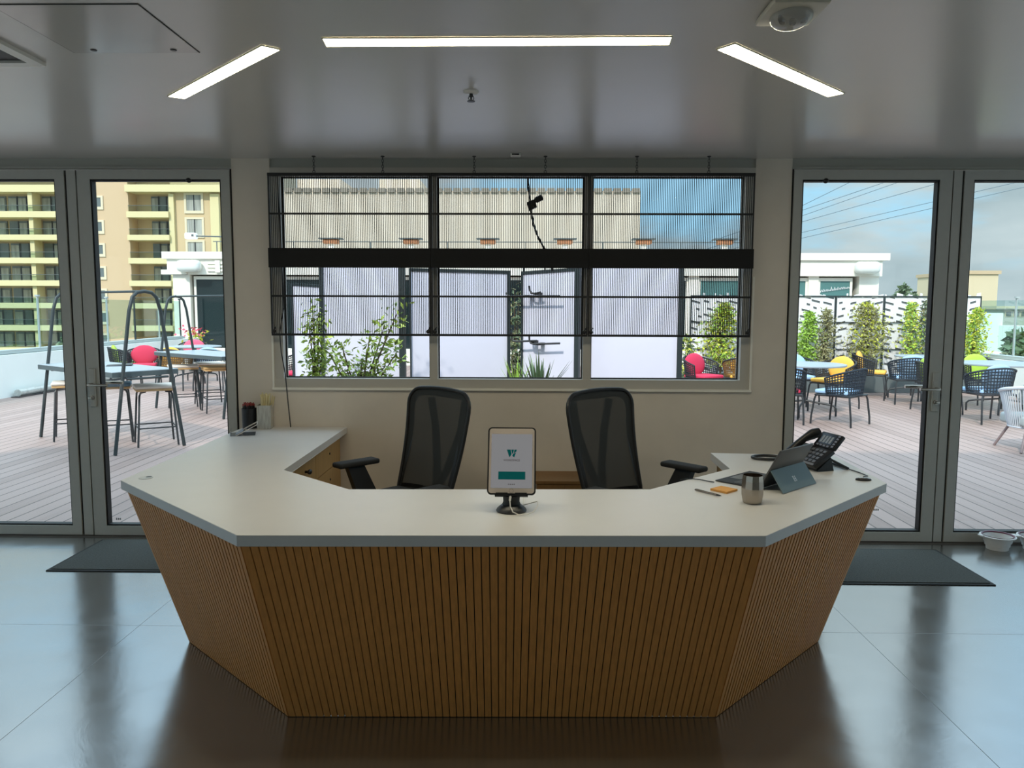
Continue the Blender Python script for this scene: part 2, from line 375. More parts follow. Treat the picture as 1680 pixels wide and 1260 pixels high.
def post(name, x0, x1):
    o = struct(MB().box(x0, x1, W-.008, W+.06, .012, 2.352).box(x0-.007, x0, W+.012, W+.05, 0.012, 2.352).box(x1, x1+.004, W+.016, W+.05, 0.012, 2.352).build(name, M_alu))
    return o
leaf('door_1', -3.86, -2.894, -3.78, -2.953, 'leftmost glazed aluminium door leaf opening to the terrace')
leaf('door_2', -2.812, dl-.010, -2.733, -1.905, 'glazed aluminium door leaf with lever handle left of the desk', 1)
leaf('door_3', dr+.010, 2.629, 1.712, 2.555, 'glazed aluminium door leaf with lever handle right of the desk', -1)
leaf('door_4', 2.703, 3.66, 2.761, 3.58, 'rightmost glazed aluminium door leaf above the pet bowls')
leaf('door_5', -5.99, -3.95, -5.9, -4.04, 'wide glazed panel beyond the left doors')
leaf('door_6', 3.74, 5.99, 3.82, 5.9, 'wide glazed panel beyond the right doors')
M_gap = M_gasket
struct(MB().box(-2.880, -2.822, W-.010, W+.05, .012, 2.352).build('trim_4', M_alu))
struct(MB().box(2.638, 2.690, W-.010, W+.05, .012, 2.352).build('trim_5', M_alu))
# black seals in the gaps beside leaves, threshold
struct(MB().box(-2.894, -2.880, W, W+.05, .012, 2.352).box(-2.822, -2.812, W+.004, W+.05, .012, 2.352).box(dl-.010, dl, W, W+.05, .012, 2.36).box(-3.95, -3.86, W, W+.05, .012, 2.352).build('trim_6', M_gap))
struct(MB().box(2.690, 2.703, W, W+.05, .012, 2.352).box(2.629, 2.638, W+.004, W+.05, .012, 2.352).box(dr, dr+.010, W, W+.05, .012, 2.36).box(3.66, 3.74, W, W+.05, .012, 2.352).build('trim_7', M_gap))
M_thr = mat('threshold_metal', srgb(110, 104, 98), .45, metal=.4)
struct(MB().box(XL, dl, W-.03, W+.10, 0, .006).build('trim_8', M_thr))
struct(MB().box(dr, XR, W-.03, W+.10, 0, .006).build('trim_9', M_thr))

for k, xa in enumerate((XL-.14, XR+.06)):  # side windows out of view, added to brighten the room
    d = thing('window_%d' % (k+2), ('left', 'right')[k] + ' side glazing, unseen, added to bring more daylight into the lobby', 'window'); d['kind'] = 'structure'
    n_ = 8; st_ = (SY1-SY0)/n_
    f = MB()
    for i in range(n_+1): f.box(xa, xa+.08, max(SY0, SY0+i*st_-.04), min(SY1, SY0+i*st_+.04), 0.0, 2.33)
    for i in range(n_): f.box(xa, xa+.08, SY0+i*st_+.04, SY0+(i+1)*st_-.04, 0, .07).box(xa, xa+.08, SY0+i*st_+.04, SY0+(i+1)*st_-.04, 2.27, 2.33)
    f.build('window_frame', M_alu, d)
    for i in range(n_): MB().box(xa+.035, xa+.043, SY0+i*st_+.0401, SY0+(i+1)*st_-.0401, .0701, 2.2699).build('pane', M_glass, d)

# ------------------------------------------------------------------ blinds
YBL = 4.815
def blind(x0, x1, label, chains, cord=False):
    b = thing('reed_blind', label, 'blind', ((x0+x1)/2, YBL, 1.33), 0, 'black reed blinds over the window')
    cx = (x0+x1)/2; h = lambda z: z-1.33
    mb = MB(); n = int(round((x1-x0)/.0110)); ww = .0037
    for i in range(n):
        x = x0-cx+.006 + (x1-x0-.012)*i/(n-1)
        mb.box(x-ww/2, x+ww/2, -.0015, .0015, 0.004, h(2.315))
    mb.build('reed_screen', M_blind, b)
    MB().box(x0-cx, x1-cx, -.012, .012, h(2.305), h(2.323)).build('head_rail', M_blk2, b)
    MB().box(x0-cx, x1-cx, -.006, .006, -.006, .008).build('bottom_rail', M_blk2, b)
    for z in (2.077, 1.571): MB().box(x0-cx, x1-cx, -.007, -.0016, h(z)-.006, h(z)+.006).build('batten', M_blk2, b)
    MB().box(x0-cx, x1-cx, -.030, -.0085, h(1.747), h(1.865)).build('fold_band', M_blind, b)
    for xa in (x0-cx, x1-cx-.009): MB().box(xa, xa+.009, -.008, .008, .008, h(2.305)).build('edge_binding', M_blk2, b)
    for sx in (x0-cx+.02, x1-cx-.02): MB().ell((sx, -.012, .022), .014, .010, .012, seg=8).tube([(sx, -.012, .03), (sx+.012, -.014, .05)], .004, 6).build('cord_knot', M_blk2, b, True)
    for c in chains:
        mb = MB()
        z = h(2.323)
        mb.tube(arc((c-cx, 0, z+.008), .008, 0, 2*PI, 10)[:-1], .0022, 6, closed=True)
        z += .022; k = 0
        while z < h(CZ)-.02:
            if k % 2: mb.tube([(c-cx+.006*math.cos(a), 0, z+.011*math.sin(a)) for a in [i*PI/5 for i in range(10)]], .0018, 5, closed=True)
            else: mb.tube([(c-cx, .006*math.cos(a), z+.011*math.sin(a)) for a in [i*PI/5 for i in range(10)]], .0018, 5, closed=True)
            z += .017; k += 1
        mb.lathe([(.0, h(CZ)), (.012, h(CZ)), (.012, h(CZ)-.004), (.003, h(CZ)-.008), (.003, h(CZ)-.022), (0, h(CZ)-.022)], 10, (c-cx, 0, 0))
        mb.build('hanging_chain', M_chain, b, True)
    if cord:
        pts = [(x0-cx+.06, .0, h(2.31)), (x0-cx+.068, .014, h(1.9)), (x0-cx+.075, .014, h(1.5)), (x0-cx+.05, .0, 0.01), (x0-cx+.058, -.005, h(1.22)), (x0-cx+.078, 0.0, h(1.08)), (x0-cx+.088, .01, h(.9)), (x0-cx+.098, .02, h(DT)+.004)]
        MB().tube(pts, .0035, 6).build('pull_cord', M_blk2, b, True)
    return b
blind(-1.588, -.583, 'black reed blind over the left window pane, with pull cord', (-1.301, -.876), True)
blind(-.581, .391, 'black reed blind over the middle window pane', (-.314, .122))
blind(.393, 1.400, 'black reed blind over the right window pane', (.68, 1.118))

# ------------------------------------------------------------------ ceiling fittings
M_lamp = mat('led_diffuser', (1, .95, .8), .4, emit=(1, .90, .66, 1), estr=15)
M_lampedge = mat('lamp_trim', srgb(220, 215, 190), .4)
def ceiling_light(quad, label):
    c = sum((Vector((x, y, 0)) for x, y in quad), Vector())/4
    t = thing('ceiling_light', label, 'ceiling light', (c.x, c.y, CZ), 0, 'linear ceiling lights')
    q = [(x-c.x, y-c.y) for x, y in quad]; L_ = Vector((q[1][0]-q[0][0], q[1][1]-q[0][1])).length
    MB().prism(q, -.004, -.0005).build('diffuser', M_lamp, t)
    mb = MB()
    for i in range(4):
        a, b = Vector(q[i]), Vector(q[(i+1) % 4]); d = (b-a).normalized(); n = Vector((d.y, -d.x))*.004
        mb.prism([a-d*.004, b+d*.004, b+d*.004+n, a-d*.004+n], -.005, -.0005)
    mb.build('light_trim', M_lampedge, t)
ceiling_light([(-.700, 2.742), (.495, 2.735), (.500, 2.808), (-.706, 2.820)], 'long straight ceiling light parallel to the desk front')
ceiling_light([(-1.570, 3.462), (-.936, 2.814), (-.887, 2.856), (-1.516, 3.500)], 'slanted ceiling light over the left arm of the desk')
ceiling_light([(.684, 2.862), (.730, 2.804), (1.362, 3.426), (1.314, 3.478)], 'slanted ceiling light over the right arm of the desk')
def hollow_frame(mb, x0, x1, y0, y1, w_, z0, z1):
    mb.box(x0, x1, y0, y0+w_, z0, z1); mb.box(x0, x1, y1-w_, y1, z0, z1); mb.box(x0, x0+w_, y0+w_, y1-w_, z0, z1); mb.box(x1-w_, x1, y0+w_, y1-w_, z0, z1); return mb
t = thing('access_hatch', 'square access hatch in the ceiling beside the air vent', 'hatch', (-1.42, 2.665, CZ))
MB().box(-.228, .228, -.222, .222, -.003, -.0002).build('hatch_panel', mat('hatch_paint', srgb(188, 184, 178), .16, ior=1.7), t)
hollow_frame(MB(), -.2315, .2315, -.2255, .2255, .0035, -.002, -.0001).build('shadow_gap', M_gasket, t)
for x in (-.14, .15): MB().lathe([(0, -.006), (.010, -.006), (.012, -.0031), (0, -.0031)], 12, (x, .19, 0)).build('hatch_lock', M_chain, t)
t = thing('air_vent', 'square louvred air vent in the ceiling at the far left', 'vent', (-2.14, 2.70, CZ))
hollow_frame(MB(), -.31, .31, -.31, .31, .045, -.014, -.0002).build('vent_frame', M_white, t)
for k in range(3):
    s_ = .20-.06*k
    hollow_frame(MB(), -s_, s_, -s_, s_, .018, -.010, -.006).build('louvre', M_white, t)
MB().box(-.265, .265, -.265, .265, -.005, -.0003).build('vent_backing', M_blk2, t)
t = thing('emergency_light', 'ceiling emergency light with clear lens above the right of the desk', 'emergency light', (.82, 2.50, CZ))
MB().rbox(-.085, .085, -.11, .09, -.022, -.0002, .008).build('housing', mat('aged_white_plastic', srgb(205, 196, 178), .4), t, True)
MB().ell((0, -.005, -.026), .064, .078, .034, None, 24).build('lens', mat('clear_lens', (.75, .76, .76), .08, ior=1.45, trans=.75), t, True)
mb = MB()
for x in (-.03, 0, .03): mb.lathe([(0, -.046), (.008, -.046), (.010, -.030), (.006, -.0221), (0, -.0221)], 10, (x, -.02, 0))
mb.build('led_cluster', M_steel, t, True)
t = thing('sprinkler_head', 'small pendant sprinkler head in the middle of the ceiling', 'sprinkler', (-.235, 3.405, CZ))
MB().lathe([(0, -.0002), (.034, -.0002), (.032, -.006), (.018, -.010), (0, -.010)], 20).build('escutcheon', M_white, t, True)
mb = MB().lathe([(.008, -.0101), (.008, -.022), (.004, -.026), (.004, -.040), (0, -.040)], 12)
mb.lathe([(0, -.040), (.017, -.040), (.017, -.0425), (0, -.0425)], 14); mb.tube([(-.008, 0, -.018), (-.012, 0, -.030), (-.004, 0, -.040)], .0018, 6); mb.tube([(.008, 0, -.018), (.012, 0, -.030), (.004, 0, -.040)], .0018, 6)
mb.build('deflector', M_chain, t, True)
t = thing('motion_sensor', 'small sensor on the ceiling edge above the middle window', 'sensor', (-.06, 4.74, CZ))
MB().rbox(-.03, .03, -.03, .03, -.016, -.0002, .004).build('sensor_body', M_white, t, True)
MB().box(-.022, .022, -.031, -.0285, -.013, -.005).build('sensor_window', M_blk, t)

# ------------------------------------------------------------------ reception desk
FL, FR, LL, RR = (-.968, 2.516), (.822, 2.559), (-1.787, 3.321), (1.604, 3.368)
LB, LBi, iL, iFL, iFR, iR, RBi, RB = (-1.800, W-.004), (-1.141, W-.004), (-1.137, 3.562), (-.741, 3.181), (.538, 3.220), (.992, 3.659), (.996, 4.067), (1.630, 4.010)
bFL, bFR, bL, bR = (-.86, 2.689), (.708, 2.72), (-1.496, 3.309), (1.333, 3.383)
desk = thing('reception_desk', 'U shaped reception desk with white worktop and slatted plywood front', 'reception desk')
b = bmesh.new()
poly = [FL, FR, RR, RB, RBi, iR, iFR, iFL, iL, LBi, LB, LL]
va = [b.verts.new((x, y, DT-.040)) for x, y in poly]; vb = [b.verts.new((x, y, DT)) for x, y in poly]
b.faces.new(va[::-1]); b.faces.new(vb)
for i in range(len(poly)): b.faces.new((va[i], va[(i+1) % 12], vb[(i+1) % 12], vb[i]))
bmesh.ops.bevel(b, geom=[e_ for e_ in b.edges], offset=.0015, segments=1, affect='EDGES')
MB().merge(b).build('worktop', M_counter, desk)
def slat_panel(A, B, C, D, n, parent, name='slatted_panel', gap=.13, mid=None):
    # A top-left, B top-right, C bottom-right, D bottom-left as seen from outside
    A, B, C, D = map(Vector, (A, B, C, D)); nrm = (D-A).cross(B-A).normalized()
    mb = MB()
    for i in range(n):
        u0, u1 = (i+gap*.5)/n, (i+1-gap*.5)/n
        if i == 0: u0 = 0
        if i == n-1: u1 = 1
        o = [A.lerp(B, u0), A.lerp(B, u1), D.lerp(C, u1), D.lerp(C, u0)]
        mb.hexa([p-nrm*(-.000) for p in o], [p + nrm*.007 for p in o])
    p = mb.build(name, M_wood, parent)
    q = [A, B, C, D]
    MB().hexa([v - nrm*.0005 for v in q], [v - nrm*.014 for v in q]).build('groove_backing', M_woodback, p)
    return p
zt = DT-.0405
def ins(p, q, r, d=.018):   # pull a top corner inward a little
    c = Vector((0, 3.6)); v = Vector(p); return tuple(v + (c-v).normalized()*d)
tFL, tFR, tL, tR = ins(FL, 0, 0), ins(FR, 0, 0), ins(LL, 0, 0, .03), ins(RR, 0, 0, .03)
v3 = lambda p, z: (p[0], p[1], z)
sp1 = slat_panel(v3(tFL, zt), v3(tFR, zt), v3(bFR, .004), v3(bFL, .004), 61, desk)
sp2 = slat_panel(v3(tL, zt), v3(tFL, zt), v3(bFL, .004), v3(bL, .004), 38, desk, gap=.26)
sp3 = slat_panel(v3(tFR, zt), v3(tR, zt), v3(bR, .004), v3(bFR, .004), 38, desk, gap=.26)
slat_panel(v3((-1.78, W-.02), zt), v3(tL, zt), v3(bL, .004), v3((-1.5, W-.02), .004), 50, desk)
slat_panel(v3(tR, zt), v3((1.60, 3.99), zt), v3((1.34, 3.99), .004), v3(bR, .004), 22, desk)
mb = MB()    # inner carcass panels under the worktop
def vpanel(mb, p, q, z0, z1, th=.018):
    p, q = Vector(p), Vector(q); d = (q-p).normalized(); n = Vector((-d.y, d.x))*th
    mb.prism([p, q, q+n, p+n], z0, z1)
vpanel(mb, (-.70, 2.98), (.50, 3.01), .05, zt); mb.build('carcass_panel', M_ply, desk); mb = MB(); vpanel(mb, (1.03, 3.70), (1.03, 3.99), 0.0, zt); mb.build('carcass_panel', M_ply, desk); mb = MB(); vpanel(mb, (1.58, 3.9905), (1.012, 3.9905), 0, zt)
mb.build('carcass_panel', M_ply, desk)
MB().lathe([(0, .0003), (.030, .0003), (.030, .002), (.024, .0025), (0, .0025)], 24, (-1.70, 3.373, DT)).build('cable_grommet', mat('grommet_grey', srgb(196, 198, 196), .3), desk, True)
MB().lathe([(0, .0026), (.013, .0026), (.013, .0032), (0, .0032)], 16, (-1.692, 3.385, DT)).build('grommet_hole', M_blk, desk)

# drawer pedestal under the left wing
ped = thing('drawer_cabinet', 'birch drawer cabinet under the left arm of the desk by the wall', 'cabinet', (-1.42, 4.27, 0))
mb = MB(); mb.box(-.06, .230, -.52, .612, 0.0, zt-.001); mb.build('cabinet_body', M_ply, ped)
MB().box(.231, .249, -.50, -.032, .06, zt-.008).build('cabinet_door', M_ply, ped)
dr_ = MB().box(.231, .249, -.026, .545, .535, zt-.008).build('drawer', M_ply, ped)
MB().lathe([(0, 0), (.007, 0), (.007, .004), (0, .004)], 10).build('finger_hole', M_blk, dr_).matrix_local = Matrix.Translation((.2491, .28, .625)) @ Matrix.Rotation(PI/2, 4, 'Y')
dr2 = MB().box(.231, .249, -.026, .545, .300, .530).build('drawer', M_ply, ped)
MB().lathe([(0, 0), (.007, 0), (.007, .004), (0, .004)], 10).build('finger_hole', M_blk, dr2).matrix_local = Matrix.Translation((.2491, .28, .467)) @ Matrix.Rotation(PI/2, 4, 'Y')
dr3 = MB().box(.231, .249, -.026, .545, .06, .295).build('drawer', M_ply, ped)
kn = MB().tube([(.2491, -.24, .625), (.268, -.24, .625)], .007, 10).ell((.275, -.24, .625), .012, .026, .014).build('cabinet_knob', M_blk, ped, True)

t = thing('low_cabinet', 'low brown wooden cabinet against the wall behind the right chair', 'cabinet', (.25, 4.73, 0))
MB().box(-.17, .17, -.14, .14, .02, .44).build('cabinet_body', M_plyshade, t)
MB().box(-.178, .178, -.148, .146, .4405, .458).build('cabinet_top', M_plyshade, t)
MB().box(-.165, -.002, -.156, -.1405, .03, .435).build('cabinet_door', M_plyshade, t)
MB().box(.002, .165, -.156, -.1405, .03, .435).build('cabinet_door', M_plyshade, t)
MB().box(-.16, .16, -.13, .135, 0, .0195).build('plinth', M_blk2, t)

# ------------------------------------------------------------------ office chairs (local forward = -Y)
def office_chair(label, loc, rz, inner=1):
    t = thing('office_chair', label, 'office chair', loc, rz, 'office chairs behind the desk')
    def B(u, v):   # back surface; u -1..1, v 0..1
        wv = .222 + .052*v
        y = .215 + .13*v + .02*math.sin(v*PI)
        return Vector((u*wv, y - .022*u*u, .46 + .60*v))
    # outline with round corners
    out = []
    def add(u, v): out.append(B(u, v))
    nseg = 14
    for i in range(nseg+1): add(-1, .02+.80*i/nseg)
    for i in range(1, 7):
        a = PI - PI/2*i/6; add(-1+.38+.38*math.cos(a), .82+.16*math.sin(a))
    for i in range(1, 7): add(-.62+1.24*i/7, .98+.012*math.sin(PI*i/7))
    for i in range(0, 7):
        a = PI/2 - PI/2*i/6; add(1-.38+.38*math.cos(a), .82+.16*math.sin(a))
    for i in range(1, nseg+1): add(1, .82-.80*i/nseg)
    for i in range(1, 6): add(1-2*i/6, .02)
    MB().tube(out, .0105, 8, closed=True).build('back_frame', M_blk, t, True)
    cm = sum(out, Vector())/len(out); off = Vector((0, .009, 0))
    inn = [p + (Vector((cm.x, p.y, cm.z + (p.z-cm.z)*.0)) - p).normalized()*.050 for p in out]
    mb = MB(); no = len(out)
    for i in range(no): mb.quad([out[i]+off, out[(i+1) % no]+off, inn[(i+1) % no]+off, inn[i]+off])
    mb.build('inner_border', M_blk, t, True, fix=True)
    bm_ = MB(); G = []
    nu, nv = 12, 16
    for j in range(nv+1):
        v = .02 + .955*j/nv
        lim = 1.0 if v <= .82 else .62 + .38*math.sqrt(max(0, 1-((v-.82)/.16)**2))
        G.append([bm_.bm.verts.new(B((-1+2*i/nu)*lim, v)) for i in range(nu+1)])
    for j in range(nv):
        for i in range(nu): bm_.bm.faces.new((G[j][i], G[j][i+1], G[j+1][i+1], G[j+1][i]))
    bm_.build('back_mesh', M_mesh, t, True)
    mb = MB(); [mb.tube([(0, .29, .48), (q_*.05, .345, .62), (q_*.11, .385, .82), (q_*.15, .385, .99)], .022, 8) for q_ in (-1, 1)]
    mb.tube([(0, .08, .39), (0, .22, .39), (0, .30, .50)], .024, 8); mb.build('back_support', M_blk, t, True)
    MB().rbox(-.24, .24, -.28, .22, .425, .495, .03, 3).build('seat', M_seat, t, True)
    MB().rbox(-.13, .13, -.12, .14, .375, .4245, .015).build('tilt_mechanism', M_blk, t)
    for s_ in (-1, 1):
        ah = .645-.020 - (.055 if s_ == inner else 0)
        a = MB().hexa([(s_*.26-.022, -.04, .43), (s_*.26+.022, -.04, .43), (s_*.26+.022, .09, .43), (s_*.26-.022, .09, .43)],
                      [(s_*.31-.02, -.085, ah), (s_*.31+.02, -.085, ah), (s_*.31+.02, .02, ah), (s_*.31-.02, .02, ah)]).box(min(s_*.12, s_*.28), max(s_*.12, s_*.28), -.03, .07, .40, .43)
        p = a.build('armrest', M_blk, t)
        MB().rbox(s_*.31-.045, s_*.31+.045, -.15, .11, ah+.0005, ah+.030, .012, 3).build('arm_pad', M_seat, p, True)
    MB().tube([(0, 0, .09), (0, 0, .25)], .028, 14).tube([(0, 0, .25), (0, 0, .376)], .018, 14).build('gas_lift', M_blk, t, True)
    for k in range(5):
        a = 2*PI*k/5 + .3; d = Vector((math.cos(a), math.sin(a), 0))
        lg = MB().tube([d*.02+Vector((0, 0, .10)), d*.16+Vector((0, 0, .095)), d*.31+Vector((0, 0, .070))], .02, 8, rs=[.026, .022, .015]).build('base_leg', M_blk, t, True)
        s2 = Vector((-d.y, d.x, 0)); c = d*.305 + Vector((0, 0, .0275))
        MB().tube([c-s2*.022, c-s2*.005], .027, 14).tube([c+s2*.005, c+s2*.022], .027, 14).tube([c-s2*.005, c+s2*.005], .01, 8).tube([c+Vector((0, 0, .01)), c+Vector((0, 0, .045))], .007, 8).build('caster', M_blk2, lg, True)
    return t
office_chair('black mesh office chair behind the desk on the left', (-.70, 4.00, 0), -math.radians(45), 1)
office_chair('black mesh office chair behind the desk on the right', (.635, 3.97, 0), math.radians(43), -1)

# ------------------------------------------------------------------ things on the desk
def at(o, loc, rz=0): o.location = loc; o.rotation_euler = (0, 0, rz); return o
ts = thing('tablet_stand', 'black weighted stand holding up the tablet', 'tablet stand', (-.047, 2.855, DT+.0005))
MB().lathe([(0, 0), (.056, 0), (.058, .004), (.055, .010), (.046, .018), (.038, .0245), (0, .0245)], 32).build('stand_base', mat('graphite', (.04, .04, .042), .35), ts, True)
MB().lathe([(0, .0246), (.0375, .0246), (.033, .036), (.034, .0565), (0, .0565)], 24, (0, .004, 0), .95, .62).build('stand_neck', M_blk, ts, True)
lean = math.radians(20)
TM = Matrix.Translation((0, -.016, .066)) @ Matrix.Rotation(-lean, 4, 'X')       # local x across, z up along the tablet
MB().box(-.062, .062, -.013, .018, -.007, -.0008, TM).box(-.058, -.014, -.017, -.013, -.007, .006, TM).box(.014, .058, -.017, -.013, -.007, .006, TM).box(-.05, .05, .0130, .018, -.0008, .10, TM).build('cradle', M_blk, ts)
tb = thing('tablet', 'white tablet in black case showing a teal logo on its screen', 'tablet', (-.047, 2.855, DT+.0005), math.radians(-1.0))
plate(MB(), -.0915, .0915, -.0005, .2565, -.0064, .0118, .015, TM).build('tablet_case', M_blk, tb, True)
plate(MB(), -.0860, .0860, .0045, .2515, -.0075, -.0065, .011, TM).build('tablet_body', mat('white_glass', srgb(210, 196, 184), .12), tb, True)
scr = MB().box(-.078, .078, -.0082, -.0076, .024, .230, TM).build('screen', mat('screen_lit', (.03, .03, .031), .2, emit=srgb(120, 120, 122), estr=.45), tb)
M_teal = mat('screen_teal', srgb(6, 70, 70), .15, emit=srgb(6, 112, 112), estr=.10)
mb = MB()
q = lambda pts: mb.hexa([TM @ Vector((x, -.0083, z)) for x, z in pts], [TM @ Vector((x, -.0088, z)) for x, z in pts])
z0 = .140
q([(-.019, z0+.030), (-.004, z0+.030), (-.0008, z0+.012), (-.009, z0)]); q([(-.002, z0+.030), (.008, z0+.030), (.005, z0+.018), (.001, z0+.013)])
q([(.010, z0+.030), (.019, z0+.030), (.017, z0+.022), (.007, z0+.016)]); q([(.005, z0+.014), (.016, z0+.019), (.009, z0), (.002, z0+.006)])
mb.build('logo', M_teal, scr)
mb = MB(); mb.hexa([TM @ Vector((x, -.0083, z)) for x, z in ((-.050, .056), (.052, .056), (.052, .086), (-.050, .086))], [TM @ Vector((x, -.0087, z)) for x, z in ((-.050, .056), (.052, .056), (.052, .086), (-.050, .086))]); mb.build('screen_button', M_teal, scr)
M_dk = mat('screen_ink', srgb(58, 30, 30), .3)
text_mesh('WORKSPACE', .0105, 'logo_text', M_dk, scr, TM @ Matrix.Translation((0, -.0086, .129)) @ Matrix.Rotation(PI/2, 4, 'X'))
mb = MB()
for i in range(4): mb.box(-.012+i*.007, -.009+i*.007, -.0087, -.0083, .036, .040, TM)
mb.build('screen_footer', M_dk, scr)
MB().lathe([(.0072, 0), (.0082, 0), (.0082, .0006), (.0072, .0006)], 20, ring=True).build('home_button', mat('button_ring', srgb(180, 165, 155), .2, metal=.5), tb).matrix_local = TM @ Matrix.Translation((0, -.0076, .0135)) @ Matrix.Rotation(PI/2, 4, 'X')
cb = MB().tube([(-.050, 2.822, DT+.066), (-.052, 2.812, DT+.050), (-.050, 2.798, DT+.032), (-.040, 2.786, DT+.014), (-.02, 2.781, DT+.006), (.01, 2.785, DT+.005), (.036, 2.80, DT+.012), (.052, 2.83, DT+.026), (.052, 2.87, DT+.034), (.03, 2.90, DT+.020), (0.0, 2.935, DT+.003), (.0, 3.10, DT+.003), (.0, 3.17, DT+.003)], .0022, 8).tube([(-.050, 2.823, DT+.064), (-.052, 2.814, DT+.050)], .0045, 8).build('charging_cable', M_white, None, True)
tag(cb, 'white charging cable looping from the bottom of the tablet', 'cable')

# tumbler
t = thing('steel_tumbler', 'brushed steel tumbler with faceted sides beside the laptop', 'tumbler', (.905, 3.005, DT+.0005))
prof = [(0, 0), (.033, 0), (.037, .004), (.043, .035), (.044, .060), (.042, .090), (.0395, .112), (.038, .112), (.0405, .088), (.042, .060), (.041, .035), (.034, .006), (0, .006)]
MB().lathe(prof, 10).build('cup', M_steel, t, False)
MB().lathe([(0, .080), (.0385, .080), (.0385, .082), (0, .082)], 10).build('drink', mat('dark_coffee', (.03, .017, .01), .1), t)

# orange sticky notes and pen
t = thing('sticky_note_pad', 'orange sticky note pad lying in front of the keyboard', 'note pad', (.845, 3.205, DT+.0005), math.radians(42))
MB().box(-.040, .040, -.040, .040, 0, .008).build('paper_stack', mat('orange_paper', srgb(222, 160, 84), .8), t)
MB().box(-.040, .040, -.040, .040, .0081, .0085).build('top_sheet', mat('orange_sheet', srgb(232, 170, 90), .8), t)
t = thing('ballpoint_pen', 'slim metal pen lying against the orange note pad', 'pen', (.765, 3.150, DT+.0005), math.radians(-52))
MB().tube([(-.068, 0, .0045), (-.062, 0, .0045), (.045, 0, .0045)], .0042, 10, rs=[.003, .0042, .0042]).build('pen_barrel', mat('pen_metal', srgb(150, 140, 132), .25, metal=.8), t, True)
MB().tube([(.0451, 0, .0045), (.060, 0, .0045), (.068, 0, .0045)], .0035, 10, rs=[.004, .0025, .0008]).build('pen_tip', M_blk, t, True)
MB().box(-.06, -.02, -.001, .001, .0088, .0098).build('pen_clip', M_steel, t)

# two-in-one laptop: screen leaning on its kickstand, keyboard cover toward the chair
u = Vector((.72, .69, 0)).normalized(); nn = Vector((.69, -.72, 0)).normalized(); BL = Vector((.994, 3.238, DT))
lt = thing('laptop', 'thin grey laptop leaning on its open kickstand beside the tumbler', 'laptop', (BL.x, BL.y, DT+.0008))
upv = (nn*.095 + Vector((0, 0, .176))).normalized(); fn = u.cross(upv).normalized()
if fn.dot(nn) < 0: fn = -fn
SM = Matrix((( u.x, fn.x, upv.x, 0), (u.y, fn.y, upv.y, 0), (u.z, fn.z, upv.z, 0), (0, 0, 0, 1)))
MB().rbox(0, .292, 0, .008, .004, .204, .003, 2, SM).build('laptop_body', mat('platinum_grey', srgb(92, 92, 92), .4, metal=.3), lt, True)
MB().box(.006, .286, -.0012, -.0001, .010, .198, SM).build('laptop_screen', M_blk, lt)
hz = .104; hp = upv*hz + fn*.0095; kb = nn*.118
mbk = MB(); w0, w1 = 0.0, .292
def kpt(uu, tt, off): return u*uu + hp*(1-tt) + kb*tt + off
kn_ = ((kb-hp).cross(u)).normalized()
if kn_.dot(nn) < 0: kn_ = -kn_
mbk.hexa([kpt(w0, 0, Vector()), kpt(w1, 0, Vector()), kpt(w1, 1, Vector()), kpt(w0, 1, Vector())], [kpt(w0, 0, kn_*.004), kpt(w1, 0, kn_*.004), kpt(w1, 1, kn_*.004), kpt(w0, 1, kn_*.004)])
ks = mbk.build('kickstand', mat('cobalt_grey', srgb(112, 130, 134), .38, metal=.25), lt)
mb = MB()
for r_ in range(3):
    for c_ in range(2):
        uu = .130 + c_*.013; tt = .44 + r_*.085
        if (r_ + c_) % 2 == 0 or r_ == 1:
            mb.hexa([kpt(uu, tt, kn_*.0041), kpt(uu+.011, tt, kn_*.0041), kpt(uu+.011, tt+.075, kn_*.0041), kpt(uu, tt+.075, kn_*.0041)], [kpt(uu, tt, kn_*.0046), kpt(uu+.011, tt, kn_*.0046), kpt(uu+.011, tt+.075, kn_*.0046), kpt(uu, tt+.075, kn_*.0046)])
        else:
            mb.hexa([kpt(uu+.003, tt+.01, kn_*.0041), kpt(uu+.011, tt+.01, kn_*.0041), kpt(uu+.011, tt+.065, kn_*.0041), kpt(uu+.003, tt+.065, kn_*.0041)], [kpt(uu+.003, tt+.01, kn_*.0046), kpt(uu+.011, tt+.01, kn_*.0046), kpt(uu+.011, tt+.065, kn_*.0046), kpt(uu+.003, tt+.065, kn_*.0046)])
mb.build('white_emblem', mat('emblem_white', (.85, .88, .9), .4), ks)
KM = Matrix(((u.x, -nn.x, 0, 0), (u.y, -nn.y, 0, 0), (0, 0, 1, 0), (0, 0, 0, 1)))
kbd = MB().rbox(0, .292, .004, .205, 0.0002, .005, .002, 2, KM).build('keyboard_cover', mat('keyboard_black', (.02, .021, .024), .6), lt)
mb = MB()
for r_ in range(5):
    for c_ in range(13): mb.box(.012+c_*.0207, .030+c_*.0207, .022+r_*.0205, .040+r_*.0205, .0051, .0068, KM)
mb.build('keys', mat('key_grey', (.10, .105, .11), .5), kbd)
MB().box(.095, .195, .135, .190, .0051, .0055, KM).build('touchpad', mat('touchpad_grey', (.16, .17, .18), .3), kbd)
cb = MB().tube([(.763, 3.42, DT+.003), (.79, 3.40, DT+.004), (.82, 3.37, DT+.003), (.84, 3.352, DT+.0035)], .0022, 8).tube([(.763, 3.42, DT+.003), (.70, 3.40, DT+.0025), (.74, 3.43, DT+.002)], .002, 6).build('laptop_cable', M_blk, None, True)
tag(cb, 'thin black cable running off the desk edge beside the keyboard', 'cable')

